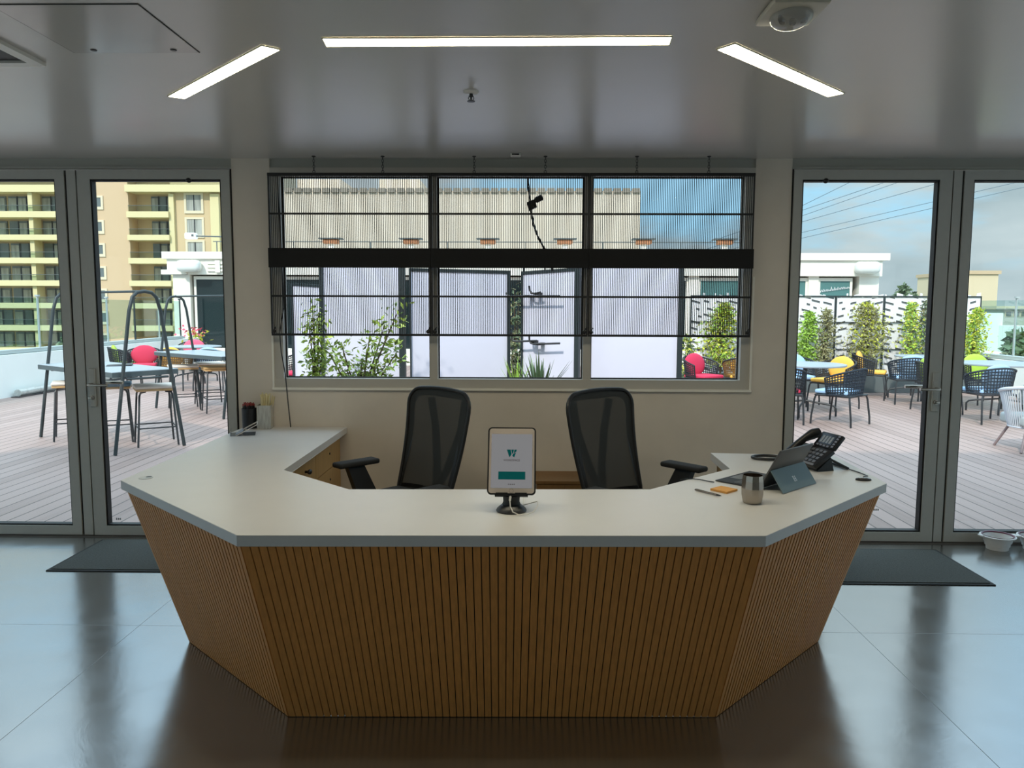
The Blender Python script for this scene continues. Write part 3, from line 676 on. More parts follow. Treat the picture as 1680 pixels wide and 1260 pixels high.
# desk phone (local: front edge toward -Y, face slopes up to +Y)
ph = thing('desk_phone', 'black desk phone propped at an angle behind the laptop', 'telephone', (1.42, 3.715, DT+.0005), math.radians(-76))
M_ph = mat('phone_black', (.014, .014, .017), .32)
PM = Matrix.Translation((0, -.075, .012)) @ Matrix.Rotation(math.radians(36), 4, 'X')
MB().rbox(-.115, .115, 0, .125, .0, .022, .006, 2, PM).build('phone_body', M_ph, ph, True)
PM2 = PM @ Matrix.Translation((0, .121, .004)) @ Matrix.Rotation(math.radians(14), 4, 'X')
MB().rbox(-.045, .115, 0.006, .092, 0, .020, .007, 2, PM2).build('display_head', M_ph, ph, True)
MB().box(-.02, .080, .026, .078, .0201, .0208, PM2).build('display', mat('lcd', srgb(46, 52, 66), .12), ph)
mb = MB()
for i in range(4): mb.box(-.012+i*.022, .002+i*.022, .031, .070, .0209, .0214, PM2)
mb.build('display_lines', mat('lcd_text', srgb(150, 156, 165), .4), ph)
mb = MB()
for r_ in range(4):
    for c_ in range(4): mb.rbox(-.018+c_*.030, .004+c_*.030, .018+r_*.024, .034+r_*.024, .0221, .026, .0015, 1, PM)
mb.build('keypad', mat('key_face', (.12, .125, .145), .4), ph)
mb = MB()
for i in range(5): mb.rbox(.090, .106, .014+i*.015, .024+i*.015, .0201, .0235, .001, 1, PM2)
for i in range(4): mb.rbox(-.02+i*.026, -.002+i*.026, .010, .020, .0201, .0235, .001, 1, PM2)
mb.build('soft_keys', mat('soft_key', (.20, .21, .27), .35), ph)
mb = MB(); mb.box(-.018, .10, .002, .014, .0221, .0228, PM); mb.build('front_strip', mat('strip_grey', srgb(120, 118, 122), .4), ph)
hs = MB().tube([PM @ Vector((-.082, -.01, .040)), PM @ Vector((-.083, .02, .047)), PM @ Vector((-.083, .07, .055)), PM @ Vector((-.083, .12, .055)), PM @ Vector((-.082, .165, .046)), PM @ Vector((-.081, .20, .032))], .02, 10, rs=[.023, .026, .019, .018, .026, .024]).build('handset', M_blk, ph, True)
mb = MB(); mb.hexa([(-.10, -.06, 0), (.10, -.06, 0), (.10, .03, 0), (-.10, .03, 0)], [(-.09, -.06, .016), (.09, -.06, .016), (.09, .02, .062), (-.09, .02, .062)])
mb.tube([(.085, .015, .055), (.09, .115, .005)], .006, 8); mb.tube([(-.085, .015, .055), (-.09, .115, .005)], .006, 8); mb.tube([(-.09, .115, .006), (.09, .115, .006)], .006, 8)
mb.build('phone_stand', M_blk, ph)
pts = []
for i in range(90):
    s_ = i/89; a = s_*2*PI*30
    cxx = Vector((1.305, 3.90, DT+.010)).lerp(Vector((1.30, 3.90, DT+.010)), s_)
    loop = Vector((1.245, 3.905, DT+.0085)) + Vector((.075*math.cos(.5+s_*5.3), .052*math.sin(.5+s_*5.3), 0))
    pts.append(loop)
co = MB().tube(pts, .0075, 8).build('handset_cord', M_blk, None, True); tag(co, 'thick black handset cord lying in a loop behind the laptop', 'cord')
t = thing('desk_grommet', 'black and silver cable outlet on the right corner of the desk', 'cable outlet', (1.528, 3.430, DT+.0003))
MB().lathe([(0, 0), (.030, 0), (.030, .005), (.026, .008), (0, .008)], 20, sx=1.15, sy=.75).build('outlet_base', M_blk, t, True)
MB().lathe([(0, .0081), (.024, .0081), (.018, .012), (0, .0125)], 20, sx=1.15, sy=.75).build('outlet_cap', M_steel, t, True)
cb = MB().tube([(1.545, 3.68, DT+.006), (1.56, 3.64, DT+.003), (1.572, 3.59, DT+.003), (1.575, 3.53, DT+.004), (1.565, 3.47, DT+.010), (1.53, 3.435, DT+.014)], .0025, 8).build('phone_cable', M_blk, None, True)
tag(cb, 'black cable from the phone to the cable outlet', 'cable')

# left arm of the desk: pencil cup, stirrer box, card holder
t = thing('pencil_cup', 'black cup full of red topped pencils by the wall', 'pencil cup', (-1.745, 4.810, DT+.0005))
MB().lathe([(0, 0), (.042, 0), (.043, .004), (.045, .128), (.042, .128), (.040, .006), (0, .006)], 20).build('cup', M_blk, t, True)
rnd = random.Random(3); Mred = mat('pencil_red', srgb(150, 52, 44), .4)
for k in range(26):
    a = k*2.4; r_ = .033*math.sqrt((k+.5)/26); p = Vector((r_*math.cos(a), r_*math.sin(a), .008)); d = Vector((math.cos(a)*.02, math.sin(a)*.02, 1))
    L_ = rnd.uniform(.148, .158)
    pc = MB().tube([p, p+d*L_*.9], .0035, 6).build('pencil', M_blk, t)
    MB().tube([p+d*(L_*.9+.0003), p+d*L_], .0036, 6).build('pencil_end', Mred, pc)
t = thing('stirrer_box', 'silver box holding cream wooden stirrers at the wall end of the desk', 'holder', (-1.645, 4.820, DT+.0005), math.radians(8))
mb = MB(); mb.box(-.042, .042, -.05, -.047, 0, .150); mb.box(-.042, .042, .047, .05, 0, .150); mb.box(-.042, -.039, -.047, .047, 0, .15); mb.box(.039, .042, -.047, .047, 0, .15); mb.box(-.039, .039, -.047, .047, 0, .003)
mb.build('box_shell', mat('silver_acrylic', srgb(190, 190, 184), .18, metal=.3, var=.25, vscale=12, stretch=(8, 8, 1)), t)
rnd = random.Random(5); Mst = mat('stirrer_wood', srgb(222, 208, 160), .6)
mb = MB()
for k in range(26):
    x, y = rnd.uniform(-.03, .03), rnd.uniform(-.038, .038); d = Vector((rnd.gauss(0, .10), rnd.gauss(0, .10), 1)); p = Vector((x*.8, y*.8, .03)); L_ = rnd.uniform(.165, .195)
    mb.tube([p, p+d*L_], .0042, 5)
tag(mb.build('stirrers', Mst, t), kind='stuff')
t = thing('card_holder', 'clear acrylic card stand on the left arm of the desk', 'card holder', (-1.690, 4.58, DT+.0005), math.radians(-72))
M_acr = pane_mat('acrylic', (.74, .76, .78), 1, 1.9)
mb = MB(); mb.hexa([(-.07, -.05, 0), (.07, -.05, 0), (.07, -.047, 0), (-.07, -.047, 0)], [(-.07, .07, .062), (.07, .07, .062), (.07, .073, .062), (-.07, .073, .062)])
mb.box(-.07, .07, -.08, .06, 0, .002); mb.box(-.07, .07, -.083, -.080, 0, .03); mb.build('clear_stand', M_acr, t)
mb = MB(); mb.tube([(-.07, -.05, .002), (-.07, .07, .064)], .002, 6); mb.tube([(.07, -.05, .002), (.07, .07, .064)], .002, 6); mb.tube([(-.07, .0715, .0645), (.07, .0715, .0645)], .002, 6); mb.build('polished_edge', M_white, t)
mb = MB(); mb.hexa([(-.055, -.052, .004), (.055, -.052, .004), (.055, -.0515, .004), (-.055, -.0515, .004)], [(-.055, -.010, .026), (.055, -.010, .026), (.055, -.0095, .026), (-.055, -.0095, .026)]); mb.build('card', mat('card_grey', srgb(120, 124, 134), .6), t)

# ------------------------------------------------------------------ floor things
def floor_mat(label, x0, x1, y0, y1):
    t = thing('door_mat', label, 'door mat', ((x0+x1)/2, (y0+y1)/2, .0005), 0, 'grey door mats')
    a, b = (x1-x0)/2, (y1-y0)/2
    MB().box(-a+.02, a-.02, -b+.02, b-.02, 0, .009).build('carpet_pile', M_mat, t)
    hollow_frame(MB(), -a, a, -b, b, .0195, 0, .005).build('rubber_edge', M_matedge, t)
floor_mat('grey carpet mat in front of the left door', -2.72, -1.62, 4.21, 4.80)
floor_mat('grey carpet mat in front of the right door', 1.46, 2.58, 4.115, 4.735)
M_bowl = mat('pale_silicone', srgb(222, 222, 222), .45); M_bowlrim = mat('maroon_rim', srgb(96, 40, 62), .4)
def bowl(label, x, y, r, dz=0):
    t = thing('pet_bowl', label, 'pet bowl', (x, y, .001), 0, 'collapsible pet bowls')
    R_ = .098
    MB().lathe([(0, 0), (.062, 0), (.064, .022), (.070, .024), (.072, .046), (.079, .048), (.082, .070), (.086, .082), (.082, .082), (.078, .070), (.075, .050), (.068, .048), (.066, .026), (.058, .006), (0, .006)], 32).build('bowl_wall', M_bowl, t, True)
    MB().lathe([(.0862, .076), (R_+.002, .080), (R_+.004, .086), (R_, .0885), (.092, .089), (.0865, .0825)], 32, ring=True).build('bowl_lip', M_bowl, t, True)
    MB().lathe([(.0918, .0891), (.0925, .0915), (.0860, .0905), (.0815, .0835), (.0850, .0832)], 32, ring=True).build('bowl_rim', M_bowlrim, t, True)
    for s_ in (-1, 1): MB().rbox(s_*.105-.012, s_*.105+.012, -.022, .022, .080, .0905, .003, 1).build('rim_tab', M_bowl, t, True)
bowl('left collapsible white pet bowl with maroon rim by the right doors', 2.985, 4.775, 0)
bowl('right collapsible white pet bowl with maroon rim, cut by the frame', 3.215, 4.770, 0)

# ================================================================== TERRACE
def X(px, Y): return Y*math.tan(math.atan((px-840)/1268) - .0162)   # lateral metres of a sight line at distance Y
M_par = mat('parapet_render', srgb(242, 245, 240), .7, var=.03, vscale=3)
M_coping = mat('coping_grey', srgb(168, 176, 174), .6)
M_pav = mat('pavilion_white', srgb(232, 229, 216), .6, var=.015, vscale=3)
M_frame = mat('dark_frame', srgb(44, 52, 54), .5, metal=.2)
M_char = mat('charcoal_frame', srgb(34, 36, 40), .5)
M_bal = pane_mat('balustrade_glass', (.80, .90, .88), 1, 1.5)
M_darkglass = mat('dark_window_glass', (.012, .022, .024), .06, ior=1.6)
M_leaf = [mat('leaf_bright', srgb(150, 184, 70), .5, var=.3, vscale=14), mat('leaf_olive', srgb(150, 146, 104), .6, var=.3, vscale=14), mat('leaf_yellow', srgb(196, 200, 66), .5, var=.25, vscale=14), mat('leaf_dark', srgb(98, 116, 84), .6, var=.3, vscale=14)]
M_stem = mat('stem_brown', srgb(92, 76, 58), .8)
M_soil = mat('planter_grey', srgb(86, 92, 92), .7)

struct(MB().box(-8.55, 8.45, W+.10, 27, -.25, -.004).box(-8.55, XL-.001, YB, W+.0999, -.25, -.004).box(XR+.001, 8.45, YB, W+.0999, -.25, -.004).build('terrace_deck', M_deck))
struct(MB().box(-8.85, -8.55, W+.28, 27, -.25, .70).build('parapet_left', M_par))
struct(MB().box(8.45, 8.75, W+.28, 27, -.25, .62).build('parapet_right', M_par))
struct(MB().box(-400, 400, 30, 900, -16.5, -16).build('city_ground', mat('city_ground_green', srgb(128, 138, 122), .9, var=.25, vscale=.05)))
t = thing('drain_pipe', 'pale pipe along the foot of the left parapet', 'pipe', (-8.44, 13.1, 0))
MB().tube([(0, -.5, .065), (0, 3.2, .065)], .06, 10).build('pipe_run', mat('pipe_foil', srgb(196, 196, 190), .3, metal=.3, var=.2, vscale=14), t, True)
MB().box(-.05, .10, -.6, 3.3, 0, .012).build('pipe_tray', M_char, t)

def balustrade(label, x, y0, y1, n, zb, zt_):
    t = thing('glass_balustrade', label, 'balustrade', (x, y0, zb), 0, 'glass balustrades on the terrace parapets')
    st = (y1-y0)/n
    for i in range(n+1):
        MB().box(-.012, .012, i*st-.018, i*st+.018, .0, zt_-zb).box(-.03, .03, i*st-.03, i*st+.03, zt_-zb, zt_-zb+.03).build('balustrade_post', M_coping if i % 2 else M_frame, t)
    for i in range(n):
        MB().box(-.006, .006, i*st+.03, (i+1)*st-.03, .05, zt_-zb-.03).build('glass_panel', M_bal, t)
    MB().box(-.10, .10, -.02, y1-y0+.02, -.06, .0).build('coping', M_coping, t)
balustrade('glass balustrade along the left parapet below the apartment block', -8.72, 8.0, 19.4, 10, .77, 1.68)
balustrade('glass balustrade along the right parapet before the distant houses', 8.62, 8.0, 19.4, 6, .69, 1.70)

# ---------------------------------------------------------------- bar tables and stools
M_top = mat('table_top_blue_grey', srgb(150, 160, 166), .4, var=.03, vscale=8)
M_slab = mat('table_edge', srgb(72, 82, 84), .5)
M_stoolwood = mat('stool_wood', srgb(198, 158, 104), .5, var=.1, vscale=12)
M_cream = mat('cream_cushion', srgb(220, 208, 196), .85)
M_bluecush = mat('teal_cushion', srgb(92, 126, 146), .85, var=.2, vscale=20)
def bar_table(label, loc, rz, L_=1.80, Wd=.74):
    t = thing('bar_table', label, 'bar table', loc, rz, 'high bar tables on the terrace')
    MB().rbox(-L_/2-.03, L_/2-.03, -Wd/2+.02, Wd/2-.02, .832, .842, .003, 1).build('tabletop', M_top, t)
    hollow_frame(MB(), -L_/2-.03, L_/2-.03, -Wd/2+.02, Wd/2-.02, .05, .785, .8315).build('table_apron', M_slab, t)
    for s_ in (-1, 1):
        x = s_*L_/2; zt_ = 1.66; hw = .105
        pts = [(x, -Wd/2, 0), (x, -hw-.06, zt_-.20), (x, -hw-.02, zt_-.06), (x, -hw+.03, zt_-.012), (x, 0, zt_), (x, hw-.03, zt_-.012), (x, hw+.02, zt_-.06), (x, hw+.06, zt_-.20), (x, Wd/2, 0)]
        f = MB().tube(pts, .0185, 10).build('end_frame', M_frame, t, True)
        MB().tube([(x, -.22, .765), (x, .22, .765)], .012, 8).build('cross_tube', M_frame, f, True)
    MB().tube([(-L_/2, 0, 1.66), (L_/2, 0, 1.66)], .013, 8).build('top_rail', M_frame, t, True)
    return t
bar_table('nearest high bar table with A shaped ends outside the left door', (-4.645, 8.46, 0), math.atan2(-1.082, 1.449))
bar_table('farther high bar table with A shaped ends, left of the pavilion window', (-4.55, 11.05, 0), math.radians(-37))
t = thing('table_menu', 'dark folded menu lying on the nearest bar table', 'menu', (-4.55, 8.55, .8435), .4)
MB().hexa([(-.13, -.09, 0), (.13, -.09, 0), (.13, .09, 0), (-.13, .09, 0)], [(-.13, -.09, .004), (.13, -.09, .012), (.13, .09, .022), (-.13, .09, .006)]).build('menu_cover', M_char, t)
def bar_stool(label, loc, rz, cush=M_cream):
    t = thing('bar_stool', label, 'bar stool', loc, rz, 'bar stools at the high tables')
    MB().rbox(-.20, .20, -.18, .18, .595, .622, .012, 2).build('seat', M_stoolwood, t, True)
    MB().rbox(-.205, .205, -.185, .185, .6225, .655, .014, 3).build('seat_cushion', cush, t, True)
    for sx in (-1, 1):
        for sy in (-1, 1):
            MB().tube([(sx*.10, sy*.10, .586), (sx*.15, sy*.15, .582), (sx*.165, sy*.165, .55), (sx*.20, sy*.20, 0)], .0105, 8).build('leg', M_char, t, True)
    q = .188; MB().tube([(-q, -q, .2), (q, -q, .2), (q, q, .2), (-q, q, .2)], .008, 6, closed=True).build('foot_ring', M_char, t)
    return t
bar_stool('cream cushioned stool at the near right end of the nearest bar table', (-4.06, 8.33, 0), .55)
bar_stool('stool with blue cushion behind the door handle', (-4.63, 8.50, 0), .45, M_bluecush)
bar_stool('cream cushioned stool at the left end of the nearest bar table', (-5.15, 8.64, 0), .5)
bar_stool('pale cushioned stool left at the farther bar table', (-5.02, 11.20, 0), .5)
bar_stool('pale cushioned stool in the middle of the farther bar table', (-4.86, 11.78, 0), .6, M_cream)
bar_stool('wooden stool at the right end of the farther bar table', (-4.42, 10.98, 0), .55, M_stoolwood)

# ---------------------------------------------------------------- woven terrace chairs (local forward = -Y)
M_yel = mat('yellow_cushion', srgb(232, 176, 74), .85); M_red = mat('red_cushion', srgb(196, 44, 76), .85); M_green = mat('green_cushion', srgb(164, 190, 66), .85)
M_lblue = mat('light_blue_cushion', srgb(158, 190, 222), .85); M_pink = mat('pink_cushion', srgb(224, 92, 118), .85)
M_ropeblue = mat('navy_rope', srgb(26, 36, 48), .7); M_ropeblack = mat('black_rope', srgb(30, 32, 36), .7); M_ropebrown = mat('brown_rope', srgb(112, 84, 46), .7)
_cache = {}
def woven_chair(label, loc, rz, rope, cush, back=True, scale=1.0):
    key = rope.name
    t = thing('woven_armchair', label, 'armchair', loc, rz, 'woven rope armchairs on the terrace')
    amax = math.radians(112)
    def S(a, v):       # a angle from back, v 0 bottom ..1 top
        top = .74 - .13*(abs(a)/amax)**1.6
        z = .40 + (top-.40)*v; k = .86 + .14*v
        return Vector((math.sin(a)*.305*k, math.cos(a)*.275*k, z))
    if key not in _cache:
        mb = MB(); nu, nv = 30, 8
        for i in range(1, nu):
            a = -amax + 2*amax*i/nu; mb.tube([S(a, v/4) for v in range(5)], .0078, 4)
        for j in range(1, nv): mb.tube([S(-amax + 2*amax*i/28, j/nv) for i in range(29)], .0078, 4)
        _cache[key] = [mb.build('woven_shell', rope, t).data]
        rim = [S(-amax + 2*amax*i/28, 1) for i in range(29)]
        bot = [S(amax - 2*amax*i/28, 0) for i in range(29)]
        o2 = MB().tube(rim + [S(amax, .5)] + bot + [S(-amax, .5)], .0135, 6, closed=True).build('rim_frame', rope if rope != M_ropebrown else M_char, t, True)
        _cache[key].append(o2.data)
        o3 = MB().rbox(-.25, .25, -.26, .23, .372, .398, .01, 1).build('seat_base', M_char, t); _cache[key].append(o3.data)
        for sx in (-1, 1):
            for sy in (-1, 1):
                y0 = .20 if sy > 0 else -.23
                lg = MB().tube([(sx*.17, y0, .385), (sx*.235, y0+sy*.01, .375), (sx*.25, y0+sy*.02, .33), (sx*.262, y0+sy*.05, .10), (sx*.262, y0+sy*.055, 0)], .0125, 8).build('leg', M_char, t, True)
                _cache[key].append(lg.data)
    else:
        for nme, d in zip(['woven_shell', 'rim_frame', 'seat_base'] + ['leg']*4, _cache[key]):
            o = bpy.data.objects.new(nme, d); COL.objects.link(o); o.parent = t
    MB().rbox(-.225, .225, -.27, .17, .3985, .455, .022, 3).build('seat_cushion', cush, t, True)
    if back: MB().ell((0, .150, .605), .235, .06, .185, Matrix.Rotation(-.18, 3, 'X')).build('back_cushion', cush, t, True)
    return t
R_ = math.radians
# right-hand group
woven_chair('navy woven armchair with pale blue cushion nearest the right door', (4.17, 10.10, 0), R_(222), M_ropeblue, M_lblue, False)
woven_chair('yellow cushioned armchair behind the near round table, facing left', (4.72, 11.75, 0), R_(-60), M_ropeblack, M_yel)
woven_chair('dark woven armchair with red cushion cut by the right door frame', (3.42, 10.25, 0), R_(168), M_ropeblack, M_red, False)
woven_chair('dark armchair with pale blue cushion at the far side of the near round table', (4.35, 12.35, 0), R_(5), M_ropeblack, M_lblue)
woven_chair('yellow cushioned dark armchair in front of the middle screen', (5.95, 13.35, 0), R_(62), M_ropeblack, M_yel)
woven_chair('navy woven armchair seen from behind beside the right door handle', (6.16, 12.40, 0), R_(172), M_ropeblue, M_lblue)
woven_chair('navy woven armchair with pale blue cushion seen from behind, beside the white rope chair', (6.22, 10.35, 0), R_(186), M_ropeblue, M_lblue)
woven_chair('dark armchair with green cushion at the far right round table', (7.35, 12.45, 0), R_(8), M_ropeblack, M_green)
woven_chair('yellow cushioned armchair at the right edge of the terrace', (7.85, 11.45, 0), R_(-80), M_ropeblack, M_yel)
woven_chair('dark armchair with green cushion just right of the door post', (6.05, 11.35, 0), R_(80), M_ropeblack, M_green)
# seen through the right window pane
woven_chair('red cushioned armchair seen through the right window pane', (2.84, 12.35, 0), R_(35), M_ropeblack, M_red)
woven_chair('brown woven armchair with yellow cushion through the right window pane', (3.50, 12.40, 0), R_(180), M_ropebrown, M_yel)
# left-hand group
woven_chair('dark armchair with lime cushion behind the nearest bar table', (-7.62, 14.5, 0), R_(120), M_ropeblack, M_green)
woven_chair('crimson cushioned armchair left of the near bar table frame', (-7.10, 14.2, 0), R_(20), M_ropeblack, M_red)
woven_chair('brown woven armchair behind the left A frame leg', (-6.36, 13.9, 0), R_(175), M_ropebrown, M_yel)
woven_chair('navy woven armchair under the farther bar table', (-5.70, 13.9, 0), R_(185), M_ropeblue, M_lblue)
woven_chair('crimson cushioned armchair in front of the pavilion corner', (-7.35, 16.9, 0), R_(10), M_ropeblack, M_pink)
woven_chair('red cushioned armchair at the left edge of the window view', (-3.72, 12.6, 0), R_(-20), M_ropeblack, M_red)
# white rope chair at the right edge
t = thing('rope_armchair', 'light grey rope armchair with grey cushion at the right edge', 'armchair', (5.50, 8.30, 0), R_(178))
M_rope = mat('pale_rope', srgb(196, 200, 208), .75); M_leg2 = mat('taupe_metal', srgb(126, 108, 108), .5)
am = R_(118)
def S2(a, v):
    top = .70 - .08*(abs(a)/am)**2; k = .72 + .28*v
    return Vector((math.sin(a)*.345*k, math.cos(a)*.31*k, .25 + (top-.25)*v))
mb = MB()
for i in range(46):
    a = -am + 2*am*i/45; mb.tube([S2(a, 0), S2(a, .5), S2(a, 1)], .0068, 5)
mb.build('rope_shell', M_rope, t)
MB().tube([S2(-am + 2*am*i/28, 1) for i in range(29)], .019, 8).tube([S2(-am + 2*am*i/28, 0) for i in range(29)], .010, 6).build('rope_rim', M_rope, t, True)
MB().rbox(-.23, .23, -.26, .20, .265, .38, .03, 3).build('seat_cushion', mat('grey_cushion', srgb(166, 172, 172), .85), t, True)
MB().ell((0, .14, .62), .27, .075, .20, Matrix.Rotation(-.2, 3, 'X')).build('back_cushion', mat('grey_back_cushion', srgb(150, 160, 160), .85), t, True)
for sx in (-1, 1):
    for sy in (-1, 1):
        MB().tube([(sx*.17, sy*.15, .26), (sx*.27, sy*.25, 0)], .014, 8).build('leg', M_leg2, t, True)
# round tables with bent foot tubes
def round_table(label, loc, r, feet=3, rz=0):
    t = thing('round_table', label, 'table', loc, rz, 'round terrace tables')
    MB().lathe([(0, .70), (r-.01, .70), (r, .706), (r, .722), (r-.006, .728), (0, .728)], 48).build('tabletop', M_top, t, True)
    MB().tube([(0, 0, .16), (0, 0, .699)], .028, 12).build('column', M_char, t, True)
    for k in range(4):
        a = PI/2*k + PI/4; c, s_ = math.cos(a), math.sin(a)
        MB().tube([(.02*c, .02*s_, .20), (.30*c, .30*s_, .165), (.40*c, .40*s_, .145), (.43*c, .43*s_, .11), (.43*c, .43*s_, 0)], .014, 8).build('foot', M_char, t, True)
    return t
round_table('grey round table beside the navy chair near the right door', (4.0, 11.0, 0), .55, rz=.3)
round_table('grey round table behind the navy chair at the right edge', (7.0, 11.35, 0), .62, rz=.2)
round_table('small grey table between the yellow and navy chairs', (6.65, 13.1, 0), .36, rz=.5)
round_table('grey round table behind the crimson armchair on the left', (-6.6, 15.3, 0), .5)

# ---------------------------------------------------------------- perforated screens with climbers
M_perf = mat('white_perforated_sheet', srgb(232, 230, 232), .5)
YS = 14.4; px0, pstep = 3.075, .889
def perforated(i):
    x0 = px0 + pstep*i
    names = ['leftmost in the row, seen through the window', 'second in the row, seen at the right edge of the window', 'third in the row, behind the right door frame', 'fourth in the row, with an olive climber at its right', 'fifth in the row, with a yellow green vine', 'last in the row, ending at the right parapet']
    t = thing('perforated_screen', 'white slotted screen, ' + names[i], 'screen', (x0, YS, 0), 0, 'white slotted screens in the far row')
    w_, h0, h1 = pstep-.03, .06, 1.72
    mb = MB(); nc = 4; cw = w_/nc; sl = .055; pitch = .125
    for c_ in range(nc):
        xa = .015 + c_*cw; sg = 1 if i % 2 else -1
        za, zb = (0, sl*sg)
        nrow = int((h1-h0)/pitch)
        for r_ in range(nrow):
            z = h0 + .08 + r_*pitch + .02*math.sin(c_*3+i)
            ln = random.choice((.3, .5, .72, .75))*cw; o_ = random.uniform(.05, .95)*(cw-ln)
            P = lambda xx, zz: (xa+xx, -.004, zz + sl*sg*(xx/cw-.5))
            def para(x_0, x_1, z_0, z_1):
                lo = [P(x_0, z_0), P(x_1, z_0), P(x_1, z_1), P(x_0, z_1)]
                mb.hexa(lo, [(a, .004, c) for a, b, c in lo])
            para(0, cw, z, z+pitch-.040)
            para(0, o_, z+pitch-.040, z+pitch); para(o_+ln, cw, z+pitch-.040, z+pitch)
    mb.build('slotted_sheet', M_perf, t)
    f = hollow_frame(MB(), 0, pstep, -.02, .02, .0, 0, 0) if False else MB()
    f.box(0, .022, -.022, .022, 0, 1.75); f.box(pstep-.012, pstep-.0005, -.022, .022, 0, 1.75); f.box(.022, pstep-.012, -.022, .022, 1.725, 1.75); f.box(.022, pstep-.012, -.022, .022, .03, .06)
    f.build('screen_frame', M_frame, t)
    MB().box(.0225, pstep-.0125, .012, .016, .07, 1.72).build('slot_shade_sheet', mat('slot_shade_grey', srgb(104, 108, 110), .8), t)  # added dark sheet stands in for the shade seen through the slots
    for z in (.76, 1.26): MB().box(.022, pstep-.012, -.030, -.0221, z-.008, z+.008).build('wire_bar', M_frame, t)
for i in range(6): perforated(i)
t = thing('planter_trough', 'long grey planter trough along the foot of the slotted screens', 'planter', (5.75, 14.1, 0))
MB().box(-2.6, 2.7, -.16, .16, 0, .30).build('trough_wall', M_soil, t); MB().box(-2.56, 2.66, -.12, .12, .301, .32).build('soil', mat('soil_brown', srgb(58, 46, 36), .95), t)
def climber(label, x, y, z0, z1, w_, n, mats, size=.075, seed=1, d_=.14, stemz=0):
    rnd = random.Random(seed)
    t = thing('climbing_plant', label, 'climbing plant', (x, y, stemz))
    z0 += .12; z0 -= stemz; z1 -= stemz; w_ *= 1.35; n = int(n*1.8); size *= .8
    for k, m in enumerate(mats):
        def where():
            v = rnd.random(); ww = w_*(.55 + .45*math.sin(PI*min(1, v*1.15))) * (1 if v < .9 else .6)
            return (rnd.gauss(0, .42)*ww + .12*w_*math.sin(v*7+seed), rnd.uniform(-d_, d_*.4), z0 + (z1-z0)*v)
        MB().leaves(n//len(mats), where, size, rnd).build('foliage', m, t, fix=False)
    mb = MB()
    for k in range(3): mb.tube([(rnd.uniform(-.03, .03), -.02, 0), (rnd.uniform(-.06, .06), -.04, z1*.35), (rnd.uniform(-.1, .1)*w_*2, -.03, z1*.7), (rnd.uniform(-.2, .2)*w_, -.03, z1*.93)], .012, 6, rs=[.014, .010, .007, .003])
    mb.build('stem', M_stem, t)
def pxx(px, Y): return X(px, Y)
S_ = .32
climber('bright green climber on the slotted screen beside the right door frame', pxx(1326, 14.05), 14.08, .35, 1.45, .20, 900, [M_leaf[0]], .085, 2, stemz=S_)
climber('brownish climber between the two leftmost door view screens', pxx(1356, 14.05), 14.08, .35, 1.50, .17, 800, [M_leaf[1]], .08, 3, stemz=S_)
climber('large olive climber with yellow leaves in the middle of the right door', pxx(1425, 14.05), 14.08, .35, 1.62, .33, 1600, [M_leaf[1], M_leaf[1], M_leaf[2]], .085, 4, stemz=S_)
climber('yellow green vine on the screen left of the door handle', pxx(1496, 14.05), 14.08, .35, 1.62, .16, 700, [M_leaf[2], M_leaf[0]], .085, 5, stemz=S_)
climber('tall olive climber against the right door stile', pxx(1525, 14.05), 14.08, .35, 1.70, .22, 1000, [M_leaf[1], M_leaf[3]], .08, 6, stemz=S_)
climber('yellow green climber on the last screen by the parapet', pxx(1600, 14.05), 14.08, .35, 1.52, .22, 900, [M_leaf[2], M_leaf[0]], .085, 7, stemz=S_)
climber('green climber seen through the right window pane', pxx(1184, 14.05), 14.08, .35, 1.60, .32, 1500, [M_leaf[0], M_leaf[2], M_leaf[1]], .09, 8, stemz=S_)
climber('slim climber beside the dark post in the right window pane', pxx(1128, 13.2), 13.2, .0, 1.05, .13, 350, [M_leaf[2], M_leaf[3]], .09, 9)

# ---------------------------------------------------------------- near white screens outside the window
M_scr = mat('white_screen_board', srgb(214, 212, 226), .5, var=.03, vscale=2)
def near_screen(label, p0, p1, z1, z1b=None, f0=.03, f1=.03):
    p0, p1 = Vector((*p0, 0)), Vector((*p1, 0)); d = (p1-p0); L_ = d.length; a = math.atan2(d.y, d.x)
    t = thing('white_screen', label, 'screen', p0, a, 'white screens outside the window')
    z1b = z1b if z1b else z1
    MB().hexa([(f0, -.012, .08), (L_-f1, -.012, .08), (L_-f1, .012, .08), (f0, .012, .08)], [(f0, -.012, z1-.02), (L_-f1, -.012, z1b-.02), (L_-f1, .012, z1b-.02), (f0, .012, z1-.02)]).build('screen_board', M_scr, t)
    MB().box(0, f0, -.03, .03, 0, z1+.01).build('screen_post', M_frame, t)
    MB().box(L_-f1, L_, -.03, .03, 0, z1b+.01).build('screen_post', M_frame, t)
    MB().hexa([(f0, -.022, z1-.02), (L_-f1, -.022, z1b-.02), (L_-f1, .022, z1b-.02), (f0, .022, z1-.02)], [(f0, -.022, z1+.01), (L_-f1, -.022, z1b+.01), (L_-f1, .022, z1b+.01), (f0, .022, z1+.01)]).build('top_bar', M_frame, t)
    MB().box(f0, L_-f1, -.022, .022, .05, .08).build('bottom_bar', M_frame, t)
    return t
near_screen('lowest white screen at the left end of the window view', (pxx(480, 8.9), 8.9), (pxx(536, 8.6), 8.6), 1.77, 1.74)
near_screen('wide white screen behind the leafy shrubs in the left pane', (pxx(526, 7.6), 7.6), (pxx(664, 7.5), 7.5), 1.96, 1.96, .035, .055)
near_screen('white screen behind the left mullion, sloping away to the right', (pxx(672, 7.4), 7.4), (pxx(836, 7.65), 7.65), 1.868, 1.857, .01, .03)
